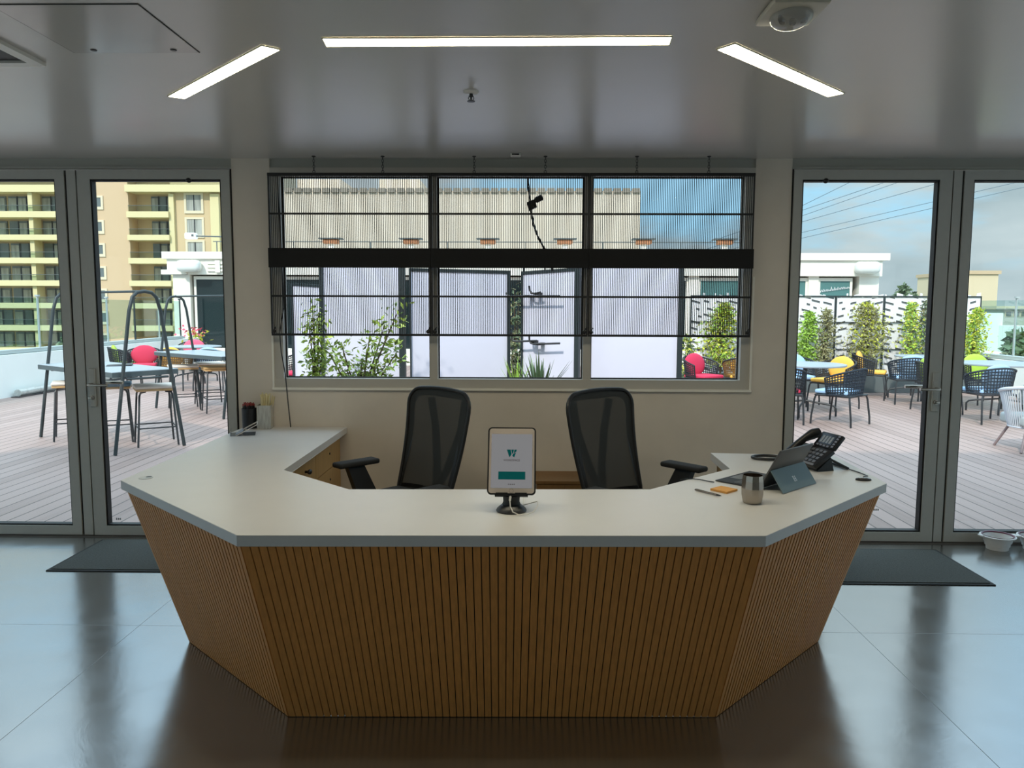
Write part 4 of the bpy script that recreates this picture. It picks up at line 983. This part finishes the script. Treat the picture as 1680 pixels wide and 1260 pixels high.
near_screen('white screen right of the planted gap, under the hook bars', (pxx(856, 7.65), 7.65), (pxx(951, 7.40), 7.40), 1.850, 1.875, .02, .045)
near_screen('wide white screen behind the right mullion', (pxx(955, 7.55), 7.55), (pxx(1120, 7.5), 7.5), 1.97, 1.97, .01, .05)
def hook(label, x, y, z, L_, up, fx=.2):
    t = thing('hook_bar', label, 'hook', (x, y, z), -.41)
    MB().tube([(0, -.03, up), (.004, -.03, .03), (.018, -.03, .008), (.05, -.03, 0), (L_, -.03, .012*(up > .05))], .010, 8).build('bent_rod', M_blk2, t, True)
    MB().box(fx, fx+.04, -.0275, .082, -.012, .012).build('fixing_plate', M_blk2, t)
hook('long black hook bar on the screen post, level with the second batten', pxx(832, 7.60), 7.60, 1.615, .56, .03)
hook('short upturned black hook just above the long hook bar', pxx(870, 7.51), 7.51, 1.64, .12, .075, .05)
hook('left upturned black hook bar below the blind', pxx(841, 7.585), 7.585, 1.175, .27, .09)
hook('right upturned black hook bar below the blind', pxx(870, 7.51), 7.51, 1.155, .32, .085, .08)

def shrub(label, x, y, z0, z1, branches, n, size, mats, seed, spread, asp=.4):
    rnd = random.Random(seed); t = thing('shrub', label, 'shrub', (x, y, 0))
    paths = []
    for b_ in branches:
        pts = [Vector((0, 0, .30)), Vector((b_[0]*.4, b_[2]*.5, z0 + (b_[1]-z0)*.5)), Vector((b_[0], b_[2], b_[1]))]; paths.append(pts)
    mb = MB()
    for p in paths: mb.tube(p, .008, 6, rs=[.013, .009, .004])
    mb.build('stem', M_stem, t)
    for m in mats:
        def where():
            p = rnd.choice(paths); s_ = rnd.uniform(.25, 1.05)
            c = p[0].lerp(p[1], s_*2) if s_ < .5 else p[1].lerp(p[2], s_*2-1)
            return c + Vector((rnd.gauss(0, spread), rnd.gauss(0, spread*.7), rnd.gauss(0, spread)))
        MB().leaves(n//len(mats), where, size, rnd, asp).build('foliage', m, t, fix=False)
    MB().lathe([(0, 0), (.14, 0), (.17, .30), (.15, .30), (.148, .27), (0, .27)], 20).build('planter_pot', M_soil, t, True)
    return t
M_lw = [mat('window_leaf_green', srgb(178, 196, 92), .45, var=.3, vscale=10), mat('window_leaf_dark', srgb(120, 140, 66), .5, var=.3, vscale=10)]
shrub('upright leafy shrub against the left dark post outside the window', pxx(516, 6.9), 6.9, .5, 1.5, [(-.02, 1.5, 0), (.03, 1.45, .02), (-.04, 1.30, -.03), (.06, 1.15, 0), (0, .95, 0)], 800, .062, M_lw, 11, .045)
shrub('spreading leafy shrub in the middle of the left window pane', pxx(588, 6.8), 6.8, .5, 1.4, [(.36, 1.50, 0), (.22, 1.35, .05), (.10, 1.25, -.03), (-.16, 1.18, 0), (-.28, 1.10, .03), (.34, 1.12, .02), (.02, 1.05, 0), (.24, 1.0, -.05), (-.12, .95, .02)], 1000, .066, M_lw, 12, .05)
shrub('grey green shrub in the gap between the two middle screens', pxx(846, 8.6), 8.6, .5, 1.7, [(-.02, 1.72, 0), (.03, 1.6, .02), (.0, 1.35, -.03), (.06, 1.1, 0), (-.06, 1.2, 0), (0, .95, 0)], 700, .075, [M_leaf[3], M_leaf[1]], 13, .07)
t = thing('yucca_plant', 'spiky yucca at the bottom of the middle window pane', 'plant', (pxx(885, 6.9), 6.9, 0))
rnd = random.Random(4); mb = MB()
for k in range(34):
    a = rnd.uniform(0, 2*PI); lf = rnd.uniform(.30, .52); sp_ = rnd.uniform(.10, .75); b0 = Vector((.02*math.cos(a), .02*math.sin(a), .62)); tip = b0 + Vector((math.cos(a)*sp_*lf, math.sin(a)*sp_*lf, lf*math.cos(sp_*.8)))
    sd_ = Vector((-math.sin(a), math.cos(a), 0))*.014; md = b0.lerp(tip, .45) + Vector((0, 0, .03))
    mb.quad([b0-sd_, b0+sd_, md+sd_*1.1, md-sd_*1.1]); mb.quad([md-sd_*1.1, md+sd_*1.1, tip+sd_*.08, tip-sd_*.08])
mb.build('spiky_leaves', mat('yucca_green', srgb(98, 116, 74), .5), t, fix=False)
MB().tube([(0, 0, .28), (0, 0, .63)], .035, 8).build('trunk', M_stem, t)
MB().lathe([(0, 0), (.15, 0), (.18, .30), (.16, .30), (.155, .27), (0, .27)], 20).build('planter_pot', M_soil, t, True)
t = thing('yucca_plant', 'small yucca in the gap behind the middle screens', 'plant', (pxx(848, 7.35), 7.35, 0))
mb = MB()
for k in range(22):
    a = rnd.uniform(0, 2*PI); lf = rnd.uniform(.22, .36); sp_ = rnd.uniform(.10, .7); b0 = Vector((.02*math.cos(a), .02*math.sin(a), .70)); tip = b0 + Vector((math.cos(a)*sp_*lf, math.sin(a)*sp_*lf, lf*math.cos(sp_*.8)))
    sd_ = Vector((-math.sin(a), math.cos(a), 0))*.011
    mb.quad([b0-sd_, b0+sd_, tip+sd_*.1, tip-sd_*.1])
mb.build('spiky_leaves', M_leaf[0], t, fix=False)
MB().tube([(0, 0, .28), (0, 0, .71)], .03, 8).build('trunk', M_stem, t)
MB().lathe([(0, 0), (.10, 0), (.13, .30), (.11, .30), (.105, .27), (0, .27)], 20).build('planter_pot', M_soil, t, True)

# cctv lamp hanging on its twisted cable outside the middle pane
t = thing('hanging_floodlight', 'small black floodlight dangling on a twisted cable outside the middle pane', 'floodlight', (.055, 5.25, 2.20))
Mt = Matrix.Rotation(-.45, 4, 'Y') @ Matrix.Scale(.66, 4)
MB().hexa([Mt @ Vector(p) for p in ((-.075, -.03, -.05), (.015, -.03, -.05), (.015, .03, -.05), (-.075, .03, -.05))], [Mt @ Vector(p) for p in ((-.06, -.03, .035), (.03, -.03, .03), (.03, .03, .03), (-.06, .03, .035))]).rbox(.03, .11, -.025, .025, -.012, .045, .006, 1, Mt).build('lamp_head', M_blk2, t)
pts = [Vector((-.02, 0, .52)), Vector((-.045, 0, .22)), Vector((-.03, 0, .06)), Vector((-.015, 0, -.06)), Vector((.0, 0, -.14)), Vector((.03, 0, -.22)), Vector((.085, 0, -.32)), Vector((.12, 0, -.40)), Vector((.132, 0, -.46))]
mb = MB(); tw = []
for i in range(len(pts)-1):
    for k in range(6): tw.append(pts[i].lerp(pts[i+1], k/6))
for ph_ in (0, PI): mb.tube([p + Vector((.005*math.cos(i*.9+ph_), .005*math.sin(i*.9+ph_), 0)) for i, p in enumerate(tw)], .0045, 5)
mb.build('twisted_cable', M_blk2, t)
MB().box(-.06, .02, -.23, .02, .50, .52).build('wall_bracket', M_blk2, t)
# string-light hoop above the screens
t = thing('metal_hoop', 'thin black metal hoop rising above the screen behind the fold band', 'hoop', (pxx(876, 7.72), 7.72, 1.84))
MB().tube(arc((0, 0, .12), .105, 0, PI, 14) + [(-.105, 0, -.02)], .007, 6).tube([(.105, 0, .12), (.105, 0, -.02)], .007, 6).build('hoop_rod', M_blk2, t, True)

# ================================================================== PAVILION AND CITY
YP = 20.0
pv = thing('pavilion', 'white rooftop pavilion with flat roof across the terrace', 'pavilion', (0, YP, 0))
x0, x1 = -9.14, 9.06
mb = MB(); mb.box(x0, x0+.44, 0, 5.5, 0, 2.34); mb.box(x1-.50, x1, 0, 5.5, 0, 2.34); mb.box(x0+.44, x1-.50, 5.2, 5.5, 0, 2.34)
for xm in (-7.62, -4.9, -1.9, 1.2, 4.35, 7.42): mb.box(xm-.13, xm+.13, .05, .35, 0, 2.34)
mb.build('wall', M_pav, pv)
MB().box(x0-.12, x1+.05, -.05, 5.6, 2.34, 2.74).build('fascia', M_pav, pv)
MB().box(x0-.22, x1+.20, -.12, 5.8, 2.74, 2.92).build('roof_slab', M_pav, pv)
MB().box(x0-.26, x0+.4, -.1, 0.0, 2.34, 2.46).build('fascia_step', M_pav, pv)
MB().box(x0+.44, x1-.50, 0.02, .04, 0, .35).build('plinth', M_pav, pv)
xs = [x0+.44, -7.62, -4.9, -1.9, 1.2, 4.35, 7.42, x1-.50]
M_tealg = mat('teal_window_glass', srgb(84, 124, 122), .08, ior=1.5)
for i in range(7):
    a, b = xs[i]+.13, xs[i+1]-.13
    if i == 0: a = xs[0]+.06
    wf = hollow_frame(MB(), 0, 0, 0, 0, 0, 0, 0) if False else MB()
    wf.box(a, a+.06, .10, .16, .35, 2.30); wf.box(b-.06, b, .10, .16, .35, 2.30); wf.box(a+.06, b-.06, .10, .16, 2.22, 2.30); wf.box(a+.06, b-.06, .10, .16, .35, .43)
    w_ = wf.build('window', M_pav, pv)
    MB().box(a+.06, b-.06, .12, .135, .43, 2.22).build('pane', M_tealg if i >= 5 else M_darkglass, w_)
for xc, lab in ((-8.62, 0), (8.66, 1)):
    MB().rbox(xc-.30, xc+.30, -.36, -.051, 2.40, 2.70, .11, 4).build('air_unit', mat('air_unit_shell', srgb(222, 226, 220), .45), pv, True)
mb = MB()
for k in range(3): mb.box(-8.20, -7.55, -.09, -.051, 2.42+k*.095, 2.47+k*.095)
mb.box(-7.98, -7.86, -.12, -.091, 2.39, 2.70); mb.build('wall_vent', M_pav, pv)
mb = MB(); rnd = random.Random(8)
px_ = 7.62
for k in range(9):
    z = 1.93 + .012*k; pts = [(px_+k*.085, .095, z), (px_+k*.085+.02, .095, z+rnd.uniform(.05, .11)), (px_+k*.085+.045, .095, z+.01), (px_+k*.085+.07, .095, z+rnd.uniform(.03, .08))]
    mb.tube(pts, .009, 5)
mb.build('window_lettering', M_perf, pv)
M_terra = mat('terracotta', srgb(176, 120, 84), .8, var=.25, vscale=8)
roofx = [X(p_, YP+.6) for p_ in (545, 675, 800, 925, 1053, 1185)]
for i, x in enumerate(roofx):
    t = thing('roof_box', ['first roof box from the left above the left pane', 'second roof box from the left above the left pane', 'roof box left above the middle pane', 'roof box right above the middle pane, beside the right mullion', 'roof box left above the right pane', 'rightmost roof box above the right pane'][i] + ', terracotta coloured', 'roof box', (x, YP+.6, 2.92), 0, 'terracotta boxes on the pavilion roof')
    MB().box(-.07, .07, -.05, .05, 0, .26).build('support', M_pav, t)
    MB().rbox(-.20, .20, -.13, .13, .2601, .38, .02, 1).build('box_body', M_terra, t); MB().box(-.30, .30, -.17, .17, .3801, .41).build('box_cap', M_soil, t)
t = thing('roof_rail', 'thin rail running along the pavilion roof edge', 'rail', (0, YP+1.1, 2.92))
MB().tube([(-8.5, 0, .36), (6.0, 0, .36)], .014, 6).build('rail_tube', M_soil, t)
for k in range(7): MB().tube([(-8.4+k*2.1, 0, 0), (-8.4+k*2.1, 0, .36)], .014, 6).build('rail_post', M_soil, t)
t = thing('security_camera', 'white security camera on a long arm beside the pavilion roof', 'security camera', (-8.75, YP+.4, 2.92))
MB().tube([(1.1, 0, 0), (1.1, 0, .42), (.1, 0, .44)], .02, 8).build('camera_arm', M_soil, t)
MB().rbox(-.19, .10, -.09, .09, .36, .52, .02, 1).build('camera_body', M_perf, t); MB().box(.0, .06, -.0915, -.0901, .42, .48).build('camera_badge', M_soil, t)
t = thing('flower_pot', 'pot of pale yellow and pink flowers in front of the pavilion corner', 'flower pot', (-7.75, 18.0, 0))
MB().lathe([(0, 0), (.16, 0), (.20, .40), (.17, .40), (.165, .36), (0, .36)], 16).build('planter_pot', M_soil, t, True)
rnd = random.Random(9)
MB().leaves(160, lambda: (rnd.gauss(0, .13), rnd.gauss(0, .1), rnd.uniform(.4, .95)), .10, rnd).build('foliage', M_leaf[2], t, fix=False)
MB().leaves(60, lambda: (rnd.gauss(0, .14), rnd.gauss(-.05, .08), rnd.uniform(.85, 1.05)), .07, rnd, .9).build('blossom', M_pink, t, fix=False)

# long pale building behind the pavilion
YB_ = 60.0
M_corr = bpy.data.materials.new('ribbed_cladding'); M_corr.use_nodes = True
_t = M_corr.node_tree; _b = _t.nodes['Principled BSDF']; _g = _t.nodes.new('ShaderNodeTexCoord'); _w = _t.nodes.new('ShaderNodeTexWave'); _w.inputs['Scale'].default_value = .30; _t.links.new(_g.outputs['Object'], _w.inputs['Vector'])
_r = _t.nodes.new('ShaderNodeValToRGB'); _t.links.new(_w.outputs['Fac'], _r.inputs[0]); _r.color_ramp.elements[0].color = srgb(206, 190, 170); _r.color_ramp.elements[1].color = srgb(216, 201, 182); _t.links.new(_r.outputs[0], _b.inputs['Base Color']); _b.inputs['Roughness'].default_value = .8
bb = thing('long_building', 'long beige ribbed building seen over the pavilion roof', 'building', (X(754, YB_), YB_, -16))
hw = (X(1047, YB_)-X(380, YB_))/2; cxb = (X(1047, YB_)+X(380, YB_))/2-X(754, YB_)
MB().box(cxb-hw, cxb+hw, 0, 20, 0, 26.45).build('wall', M_corr, bb)
mb = MB(); n_ = 44
for k in range(n_): mb.box(cxb-hw+2*hw*k/n_+.08, cxb-hw+2*hw*(k+1)/n_-.08, -.15, .3, 26.3, 26.62)
mb.build('scalloped_eave', mat('eave_grey', srgb(150, 140, 126), .8), bb)
for a, b_ in ((492, 562), (624, 690)): MB().box(X(a, YB_+8)-X(754, YB_), X(b_, YB_+8)-X(754, YB_), 8, 14, 26.46, 28.6).build('roof_block', M_corr, bb)
MB().box(cxb-hw, cxb+hw, -.25, -.001, 20.0, 21.2).build('dark_band', mat('band_grey', srgb(120, 112, 104), .8), bb)

# apartment block on the left
YA = 100.0
XA = lambda px: X(840+(px-840)*.986, YA)
ZA = lambda y: 1.5 - (y-506)/1262*YA
M_apt = mat('apartment_cream', srgb(200, 176, 138), .8, var=.03, vscale=.3); M_slabc = mat('balcony_slab_cream', srgb(212, 198, 152), .75)
M_aptpink = mat('apartment_peach', srgb(200, 172, 138), .8); M_aptglass = mat('apartment_glass', srgb(104, 112, 112), .1, ior=1.5); M_curt = mat('curtain_grey', srgb(156, 156, 148), .7, var=.35, vscale=.8, stretch=(4, 1, .3))
M_railg = pane_mat('balcony_glass', (.84, .90, .88), .5, 1.4); M_trimw = mat('window_surround', srgb(214, 200, 172), .7)
ap = thing('apartment_block', 'tall cream apartment block with balconies seen through the left doors', 'apartment block', (0, YA, -16))
zoff = 16
ys = [(310.7, 322), (352.7, 362.2), (390, 398.6), (427, 436), (463.5, 472.3), (500, 508.7), (536.5, 545.3), (573, 582), (610, 619)]
x_l0, x_l1 = XA(-260), XA(118); x_c0, x_c1 = XA(118), XA(213); x_r0, x_r1 = XA(213), XA(279); x_e0, x_e1 = XA(279), XA(362)
ztop = ZA(262)+zoff+12
MB().box(x_l0, x_l1, 1.6, 16, 0, ztop).build('wall', M_apt, ap)
MB().box(x_c0, x_c1-.02, -.6, 16, 0, ztop).build('wall', M_aptpink, ap)
MB().box(x_r0, x_r1, 1.6, 16, 0, ztop).build('wall', M_apt, ap)
MB().box(x_e0, x_e1, -.1, 16, 0, ztop).build('wall', M_apt, ap)
MB().box(x_e1+.001, x_e1+5, 3, 16, 0, ztop).build('wall', mat('apartment_side', srgb(190, 172, 150), .8), ap)
MB().box(x_e1-1.3, x_e1-.2, -.5, -.101, 0, ZA(324)+zoff).build('pilaster', M_slabc, ap)
MB().box(x_e0-.1, x_e0+.55, -.5, -.101, 0, ZA(324)+zoff).build('pilaster', M_slabc, ap)
allx = [( x_l0, x_l1, -.4), (x_r0, x_r1, -.4)]
lv = [(ZA(a)+zoff, ZA(b)+zoff) for a, b in ys]
sp_ = lv[0][0]-lv[1][0]
lv = [(lv[0][0]+sp_, lv[0][1]+sp_)] + lv
for k, (za, zb) in enumerate(lv):
    for (a, b, y) in allx:
        bb_ = b if not (k == 1 and a == x_r0) else x_e1+.3
        if k == 1 and a == x_r0: sl_ = MB().box(a-.2, bb_, -1.1, 1.59, zb, za)
        else: sl_ = MB().box(a - (.2 if a == x_r0 else 0), bb_, -.9, 1.59, zb, za)
        s_ = sl_.build('balcony_slab', M_slabc, ap)
        MB().box(a, bb_-.05, -.80, -.76, za, za+.72).build('balcony_glass', M_railg, s_)
        MB().box(a, bb_-.05, -.83, -.73, za+.721, za+.77).build('hand_rail', M_soil, s_)
    if k == 0: continue
    # glazing under this slab down to the next slab
    zlo = lv[k+1][0] if k+1 < len(lv) else zb-sp_+.8
    h_ = zb-zlo
    for (a, b) in ((XA(-110), XA(-58)), (XA(-50), XA(-4)), (XA(0), XA(47.5)), (XA(56), XA(104)), (XA(238), XA(277))):
        w_ = MB().box(a, b, 1.40, 1.59, zlo, zb-.25).build('window', M_aptglass, ap)
        n_ = 3; st_ = (b-a)/n_
        mb = MB()
        for q_ in range(n_):
            if (q_*7 + k*5 + int(a)) % 3: mb.box(a+st_*q_+.12, a+st_*(q_+1)-.12, 1.30, 1.399, zlo+.05, zb-.5)
        if len(mb.bm.faces): mb.build('curtain', M_curt, w_)
        mb = MB()
        for q_ in range(1, n_): mb.box(a+st_*q_-.06, a+st_*q_+.06, 1.25, 1.299, zlo, zb-.25)
        mb.build('window_bars', M_char, w_)
    MB().box(XA(47.5)+.02, XA(55), -.5, 1.2, zlo, zb-.001).build('balcony_pillar', M_slabc, ap)
    zc = (zlo+zb)/2
    for (a, b, y, hh) in ((XA(155.5), XA(168.5), -.601, 1.15), (XA(305), XA(329.5), -.101, 2.0)):
        s_ = hollow_frame(MB(), a-.28, b+.28, 0, 1, .28, 0, 1) if False else MB()
        z0_, z1_ = zc-hh/2-.05, zc+hh/2-.05
        s_.box(a-.28, b+.28, y-.12, y, z0_-.35, z0_); s_.box(a-.28, b+.28, y-.12, y, z1_, z1_+.25); s_.box(a-.28, a, y-.12, y, z0_, z1_); s_.box(b, b+.28, y-.12, y, z0_, z1_)
        w_ = s_.build('window', M_trimw, ap)
        MB().box(a, b, y-.04, y-.001, z0_, z1_).build('pane', M_aptglass if hh < 1.5 else M_curt, w_)
        if hh > 1.5: MB().box((a+b)/2-.06, (a+b)/2+.06, y-.09, y-.041, z0_, z1_).build('window_bars', M_char, w_)

# right background: beige block, white garage, grey house, tree, hill line
t = thing('beige_block', 'plain beige building block above the last slotted screen', 'building', (X(1607, 95), 95, -16))
MB().box(X(1584, 95)-X(1607, 95), X(1634, 95)-X(1607, 95), 0, 12, 0, 16+1.5+(506-449)/1262*95).build('wall', mat('block_beige', srgb(206, 188, 156), .8, var=.03, vscale=.3), t)
MB().box(X(1582, 95)-X(1607, 95), X(1637, 95)-X(1607, 95), -.2, 12.2, 16+1.5+(506-449)/1262*95+.001, 16+1.5+(506-446)/1262*95+.2).build('roof_edge', mat('block_edge', srgb(190, 166, 134), .8), t)
MB().rbox(-2.6, -1.2, 3, 5, 16+1.5+(506-443)/1262*95+.02, 16+1.5+(506-437)/1262*95+.02, .2, 1).build('roof_unit', M_soil, t)
t = thing('white_house', 'white low house behind the right balustrade', 'house', (X(1630, 55), 55, -16))
MB().box(X(1600, 55)-X(1630, 55), X(1646, 55)-X(1630, 55), 0, 10, 0, 16+1.5-(511-506)/1262*55).build('wall', mat('house_white', srgb(232, 234, 226), .7), t)
MB().box(X(1640, 55)-X(1630, 55), X(1664, 55)-X(1630, 55), -4, -.001, 0, 16+1.5-(533-506)/1262*51).build('garage', mat('garage_white', srgb(240, 240, 236), .7), t)
MB().box(X(1640, 55)-X(1630, 55), X(1664, 55)-X(1630, 55), -4.1, -4.001, 16+1.5-(546-506)/1262*51, 16+1.5-(545-506)/1262*51).build('garage_line', M_soil, t)
t = thing('grey_house', 'grey house with three windows at the far right edge', 'house', (X(1672, 75), 75, -16))
hx0, hx1 = X(1636, 75)-X(1672, 75), X(1740, 75)-X(1672, 75)
MB().box(hx0, hx1, 0, 12, 0, 16+1.5-(505-506)/1262*75).build('wall', mat('house_grey', srgb(180, 178, 168), .8), t)
MB().box(hx0-.4, hx1+.4, -.5, 12.5, 16+1.5-(504-506)/1262*75, 16+1.5-(500-506)/1262*75).build('roof', mat('roof_tan', srgb(200, 186, 158), .8), t)
for a, b_ in ((1649, 1659), (1662, 1672), (1674, 1690)):
    w_ = MB().box(X(a, 75)-X(1672, 75), X(b_, 75)-X(1672, 75), -.06, -.001, 16+1.5-(517-506)/1262*75, 16+1.5-(508-506)/1262*75).build('window', M_trimw, t)
    MB().box(X(a+.8, 75)-X(1672, 75), X(b_-.8, 75)-X(1672, 75), -.09, -.061, 16+1.5-(516.3-506)/1262*75, 16+1.5-(508.8-506)/1262*75).build('pane', M_aptglass, w_)
MB().box(hx0, hx1, -3, -.1, 0, 12.6).build('porch', mat('porch_grey', srgb(150, 158, 154), .8), t)
def tree(label, px, ytop, ybase, Y, w_, seed):
    rnd = random.Random(seed); zt_ = 1.5+(506-ytop)/1262*Y+16; t = thing('tree', label, 'tree', (X(px, Y), Y, -16))
    zb_ = max(2, 1.5+(506-ybase)/1262*Y+16-4)
    def where():
        v = rnd.random(); r_ = w_*(1-v**1.7)*.55+.2; a = rnd.uniform(0, 2*PI); q_ = math.sqrt(rnd.random())
        return (r_*q_*math.cos(a), r_*q_*math.sin(a), zb_+(zt_-zb_)*v)
    MB().leaves(900, where, .55, rnd, .7).build('crown', M_leaf[3], t, fix=False)
    MB().tube([(0, 0, 0), (0, 0, zb_+ (zt_-zb_)*.6)], .25, 8, rs=[.35, .1]).build('trunk', M_stem, t)
tree('pointed tree on the skyline above the slotted screens', 1481, 467, 490, 102, 7.0, 21)
tree('low dark tree on the skyline right of the pointed tree', 1506, 481, 495, 112, 7.0, 22)
tree('bushy tree below the grey house', 1672, 545, 575, 45, 3.0, 23)
tree('round green tree at the foot of the apartment block', 118, 545, 575, 60, 5.0, 24)
# overhead power lines
def cable(label, a, b, Y0, Y1):
    p0 = Vector((X(a[0], Y0), Y0, 1.5+(506-a[1])/1262*Y0)); p1 = Vector((X(b[0], Y1), Y1, 1.5+(506-b[1])/1262*Y1))
    d = p1-p0; p0 = p0-d*1.2; p1 = p1+d*2.0; pts = []
    for i in range(13):
        v = i/12; pts.append(p0.lerp(p1, v) - Vector((0, 0, .25*math.sin(PI*v)*0)))
    o = MB().tube(pts, .022, 5).build('power_line', mat('cable_grey', srgb(96, 112, 122), .6) if 'cable_grey' not in bpy.data.materials else bpy.data.materials['cable_grey'], None)
    tag(o, label, 'power line', 'overhead power lines')
cable('highest faint power line in the right door view', (1315, 338), (1395, 299), 58, 56)
cable('upper power line crossing the right door view', (1316, 346), (1456, 299), 58, 56)
cable('power line just below the upper one', (1318, 354), (1480, 298), 59, 57)
cable('power line through the middle of the blue sky patch', (1315, 365), (1540, 302), 58, 56)
cable('faint power line in front of the cloud edge', (1385, 366), (1545, 329), 58, 57)
cable('lowest power line in the right door view', (1312, 392), (1545, 339), 58, 56)
